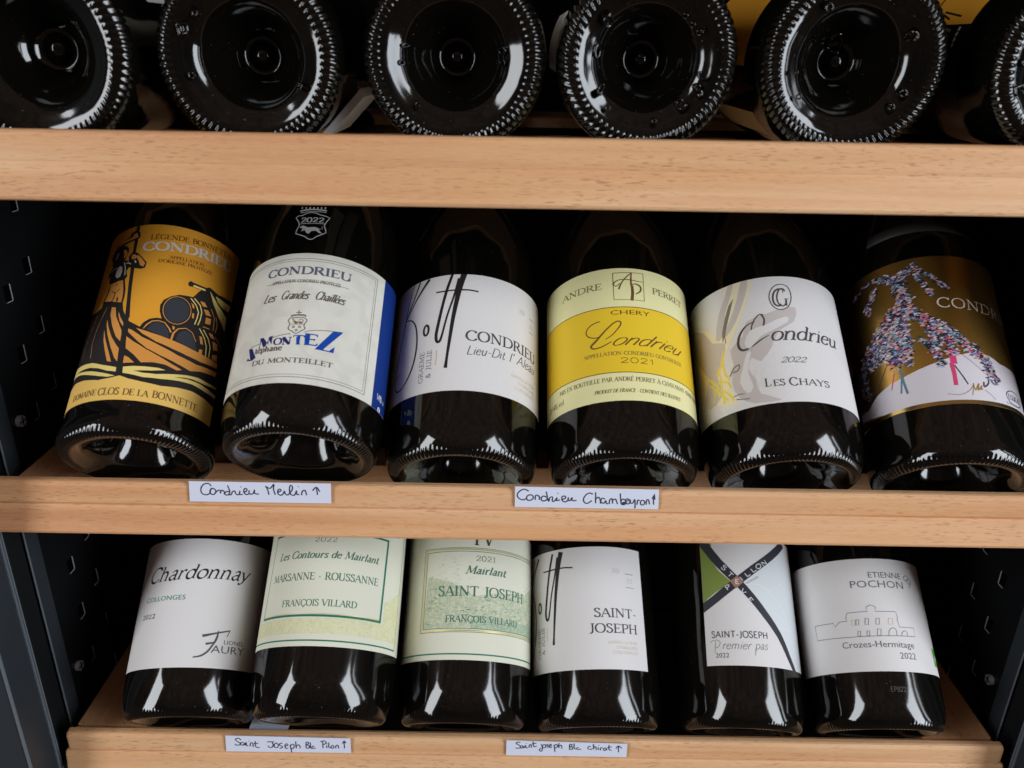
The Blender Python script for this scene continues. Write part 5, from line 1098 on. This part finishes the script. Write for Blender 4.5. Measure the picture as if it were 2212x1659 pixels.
tag_card('handwritten tag on the middle shelf front, right one, below signature and yellow label bottles', 22.8, 176.0, [(-39.08,6.49),(38.69,5.96),(39.33,-6.27),(-38.94,-6.19)], [
  ('s',[(-31.64,3.82),(-33.92,4.95),(-36.16,3.97),(-37.76,1.82),(-37.10,-0.53),(-34.60,-1.67),(-32.56,-0.69)]),
  ('s',[(-31.37,1.46),(-32.58,0.26),(-32.33,-1.63),(-30.47,-1.84),(-29.06,-0.39),(-29.72,1.26),(-31.37,1.46)]),
  ('s',[(-28.00,-1.55),(-27.86,1.06),(-26.84,1.31),(-25.78,0.39),(-25.73,-1.51)]),
  ('s',[(-21.86,0.22),(-23.53,0.90),(-24.73,-0.31),(-24.27,-1.96),(-22.41,-1.92),(-21.43,-0.24),(-22.18,3.76)]),
  ('s',[(-21.43,-0.24),(-20.54,-2.36),(-20.20,-0.22),(-18.98,0.51),(-18.55,-0.19),(-18.69,-1.85),(-17.64,-2.31),(-16.08,0.09),(-16.42,-1.81),(-14.58,-1.30)]),
  ('s',[(-16.02,2.93),(-15.68,2.60)]),
  ('s',[(-13.55,-1.28),(-11.54,-0.06),(-12.00,1.11),(-13.42,0.61),(-13.34,-1.52),(-11.85,-2.54),(-10.44,-1.70),(-9.91,0.44),(-10.05,-1.22),(-8.99,-1.67),(-8.05,0.24),(-7.76,-1.65),(-5.50,-1.37)]),
  ('s',[(3.17,2.58),(1.07,3.24),(-0.90,1.56),(-1.81,-0.83),(-1.09,-2.72),(0.58,-3.16),(2.77,-1.46)]),
  ('s',[(4.54,3.78),(4.74,0.24),(4.92,-3.08)]),
  ('s',[(4.79,-0.71),(6.15,0.74),(7.27,-0.66),(7.62,-3.27)]),
  ('s',[(9.93,-0.37),(8.25,0.07),(7.76,-2.08),(9.26,-3.00),(10.40,-1.32),(10.71,-2.97),(11.76,-3.19)]),
  ('s',[(12.39,-3.42),(12.45,-1.04),(13.63,-0.07),(14.24,-3.15)]),
  ('s',[(14.10,-1.01),(15.50,-0.27),(16.21,-1.68),(16.94,-3.43)]),
  ('s',[(17.94,3.32),(18.40,-0.45),(19.00,-3.30),(20.88,-3.50),(21.13,-1.12),(19.41,-0.20),(18.68,-1.64)]),
  ('f',[(18.94,-2.35),(20.75,-1.60),(20.87,-3.36),(19.22,-3.48)]),
  ('s',[(21.16,-1.59),(22.76,-0.85),(22.07,0.09),(21.11,-0.88),(21.88,-3.01),(23.31,-2.74),(23.55,-0.36),(23.91,-2.49),(25.15,-2.47),(26.02,-0.31),(26.44,-3.16),(26.52,-5.93)]),
  ('s',[(27.51,-3.62),(27.71,-0.76),(28.76,-0.97)]),
  ('s',[(30.18,-0.71),(29.24,-1.92),(29.78,-3.57),(31.21,-3.31),(31.49,-1.64),(30.18,-0.71)]),
  ('s',[(32.47,-3.52),(32.47,-0.91),(33.46,-0.41),(34.31,-3.25)]),
  ('s',[(36.52,-3.45),(35.92,2.24)]),
  ('f',[(35.05,0.33),(36.63,3.67),(37.38,-0.34)]),
])
tag_card('handwritten white tag on the bottom shelf front, the left one nearer the green framed label', -155.5, -5.3, [(-38.70,6.71),(39.27,5.88),(39.07,-6.26),(-39.65,-6.34)], [
  ('s',[(-29.33,3.13),(-30.58,4.73),(-32.72,3.87),(-31.71,2.00),(-30.02,0.68),(-30.58,-0.69),(-32.87,-1.01),(-33.36,0.07)]),
  ('s',[(-27.71,1.27),(-29.34,1.24),(-29.76,-0.67),(-28.36,-0.92),(-27.36,0.73),(-27.36,-1.17),(-26.24,1.57),(-26.34,-1.15),(-25.14,-1.39)]),
  ('s',[(-24.54,2.58),(-24.25,2.21)]),
  ('s',[(-24.17,-1.92),(-23.47,0.81),(-22.24,0.84),(-22.18,-2.42)]),
  ('s',[(-20.43,2.50),(-20.74,-0.49),(-20.15,-2.65),(-18.10,-2.61)]),
  ('s',[(-21.68,0.31),(-18.75,0.91)]),
  ('s',[(-13.12,2.11),(-8.62,2.20)]),
  ('s',[(-10.05,2.17),(-9.47,-0.26),(-10.50,-2.46),(-12.32,-2.22),(-12.62,-1.14)]),
  ('s',[(-7.70,1.14),(-8.88,-0.52),(-8.65,-2.42),(-7.01,-2.39),(-6.21,-0.46),(-7.10,0.99),(-7.70,1.14)]),
  ('s',[(-3.40,1.22),(-5.06,0.92),(-5.39,-0.45),(-3.86,-1.50),(-4.39,-2.88),(-5.83,-2.91)]),
  ('s',[(-2.21,-1.47),(-0.27,-0.34),(-0.99,0.73),(-2.14,-0.65),(-1.75,-3.10),(-0.29,-2.79)]),
  ('s',[(1.19,-0.04),(1.36,-2.76),(1.66,-6.31)]),
  ('s',[(1.09,-1.13),(2.88,0.54),(3.76,-1.08),(2.54,-3.28),(1.36,-2.76)]),
  ('s',[(4.91,2.75),(4.83,-0.51),(4.82,-2.96)]),
  ('s',[(4.99,-1.05),(6.52,0.07),(7.22,-1.28),(7.29,-2.91)]),
  ('s',[(11.41,2.34),(11.01,-2.56)]),
  ('s',[(11.41,2.34),(13.02,2.10),(12.27,0.46),(11.43,0.17),(13.01,-0.61),(12.85,-2.53),(11.01,-2.56)]),
  ('s',[(14.04,2.12),(13.88,-2.50),(14.88,-2.76)]),
  ('s',[(16.45,-1.09),(15.01,-1.12),(15.09,-2.75),(17.16,-2.44)]),
  ('s',[(21.88,3.09),(21.68,-2.34)]),
  ('s',[(20.43,2.79),(22.73,3.65),(24.05,2.05),(22.09,0.39)]),
  ('s',[(24.09,-0.12),(24.14,-2.29)]),
  ('s',[(24.25,1.41),(24.55,1.03)]),
  ('s',[(25.70,2.36),(25.41,-1.72),(26.83,-1.97)]),
  ('s',[(27.78,-0.04),(26.66,-1.42),(27.61,-2.50),(28.73,-1.11),(27.78,-0.04)]),
  ('s',[(29.67,-2.45),(30.02,-0.27),(31.27,0.03),(31.51,-2.42)]),
  ('s',[(35.21,-2.34),(35.20,3.91)]),
  ('f',[(33.61,1.44),(35.35,4.45),(36.93,2.32)]),
])
tag_card('handwritten white tag on the bottom shelf front, the right one below the short signature label', 19.5, -5.5, [(-37.91,6.61),(37.88,5.12),(38.05,-5.91),(-38.03,-5.82)], [
  ('s',[(-29.19,5.00),(-30.83,5.24),(-31.83,4.13),(-30.38,3.08),(-29.13,1.75),(-29.71,0.37),(-32.17,0.32)]),
  ('s',[(-27.71,2.32),(-28.93,2.02),(-28.89,0.39),(-27.67,0.69),(-27.50,2.32),(-27.05,0.43),(-25.87,2.63),(-25.62,0.73),(-24.60,0.75)]),
  ('s',[(-25.67,4.42),(-25.33,4.05)]),
  ('s',[(-23.58,0.77),(-23.43,2.95),(-22.41,3.24),(-22.15,0.80)]),
  ('s',[(-21.26,5.97),(-20.97,2.73),(-20.33,1.65),(-18.91,2.23)]),
  ('s',[(-22.02,3.79),(-19.18,4.66)]),
  ('s',[(-16.50,3.63),(-15.65,2.84),(-15.35,-0.42),(-15.92,-2.08),(-17.18,-1.01),(-16.20,0.65)]),
  ('s',[(-14.25,3.68),(-15.24,2.57),(-14.98,0.95),(-13.56,1.25),(-13.20,2.89),(-14.25,3.68)]),
  ('s',[(-11.81,4.00),(-12.61,3.44),(-11.75,2.10),(-12.32,1.00)]),
  ('s',[(-11.13,2.11),(-9.73,2.96),(-10.38,4.03),(-11.15,2.66),(-10.48,1.04),(-9.28,1.88)]),
  ('s',[(-8.12,3.53),(-7.59,0.28),(-7.28,-2.45)]),
  ('s',[(-8.09,2.72),(-6.49,3.84),(-5.82,2.22),(-7.39,0.56)]),
  ('s',[(-5.10,4.95),(-4.95,0.88)]),
  ('s',[(-5.00,2.24),(-3.82,3.35),(-3.16,2.28),(-3.09,0.37)]),
  ('s',[(1.67,4.01),(1.85,-0.07)]),
  ('s',[(1.67,4.01),(3.10,4.03),(2.97,2.40),(1.96,2.11),(3.62,1.60),(3.49,-0.04),(1.65,-0.19)]),
  ('s',[(4.49,4.88),(4.67,1.08),(5.94,0.12)]),
  ('s',[(7.52,1.41),(6.30,1.11),(6.77,-0.08),(9.21,0.35)]),
  ('s',[(15.03,2.65),(13.61,2.35),(13.49,0.71),(15.36,0.20),(16.14,1.04)]),
  ('s',[(16.56,4.58),(17.00,0.24)]),
  ('s',[(16.92,1.60),(18.11,2.44),(18.67,-0.27)]),
  ('s',[(19.77,1.93),(19.90,-0.25)]),
  ('s',[(19.91,3.73),(20.26,3.35)]),
  ('s',[(21.35,-0.49),(21.23,1.42),(22.65,1.72)]),
  ('s',[(24.71,1.49),(23.30,1.19),(23.39,-0.45),(24.60,-0.15),(24.93,1.22),(25.24,-0.41)]),
  ('s',[(26.40,3.97),(26.62,0.44),(28.31,-0.35)]),
  ('s',[(25.51,1.78),(28.32,2.65)]),
  ('s',[(32.72,-1.90),(32.37,3.28)]),
  ('s',[(30.88,1.07),(32.36,3.38),(34.54,1.42)]),
])
# --- slip of white paper lying under the first two bottles of the bottom shelf
pp = thing("paper_slip", "white paper slip under the gap between the first two bottle bases, bottom shelf", "paper slip", (-.172, .008, -.0060))
bm = bmesh.new(); box(bm, -.012, .013, -.002, .012, 0, .0004); bm_obj("sheet", bm, M_TAG, pp)
pc = thing("paper_slip", "thin white paper strip wedged between the second and third bottles on the top shelf", "paper slip", (-.1158, .035, .3592))
bm = bmesh.new(); q = [(0, 0), (.0208, .0222), (.0222, .0182), (.0046, 0)]; y0 = 0
A_ = [bm.verts.new((x, y0, z)) for x, z in q]; B_ = [bm.verts.new((x+.0002, y0+.05, z+.0002)) for x, z in q]
bm.faces.new(A_[::-1]); bm.faces.new(B_)
for i in range(4): bm.faces.new((A_[i], A_[(i+1) % 4], B_[(i+1) % 4], B_[i]))
bmesh.ops.recalc_face_normals(bm, faces=bm.faces); bm_obj("strip", bm, M_WHITE, pc)
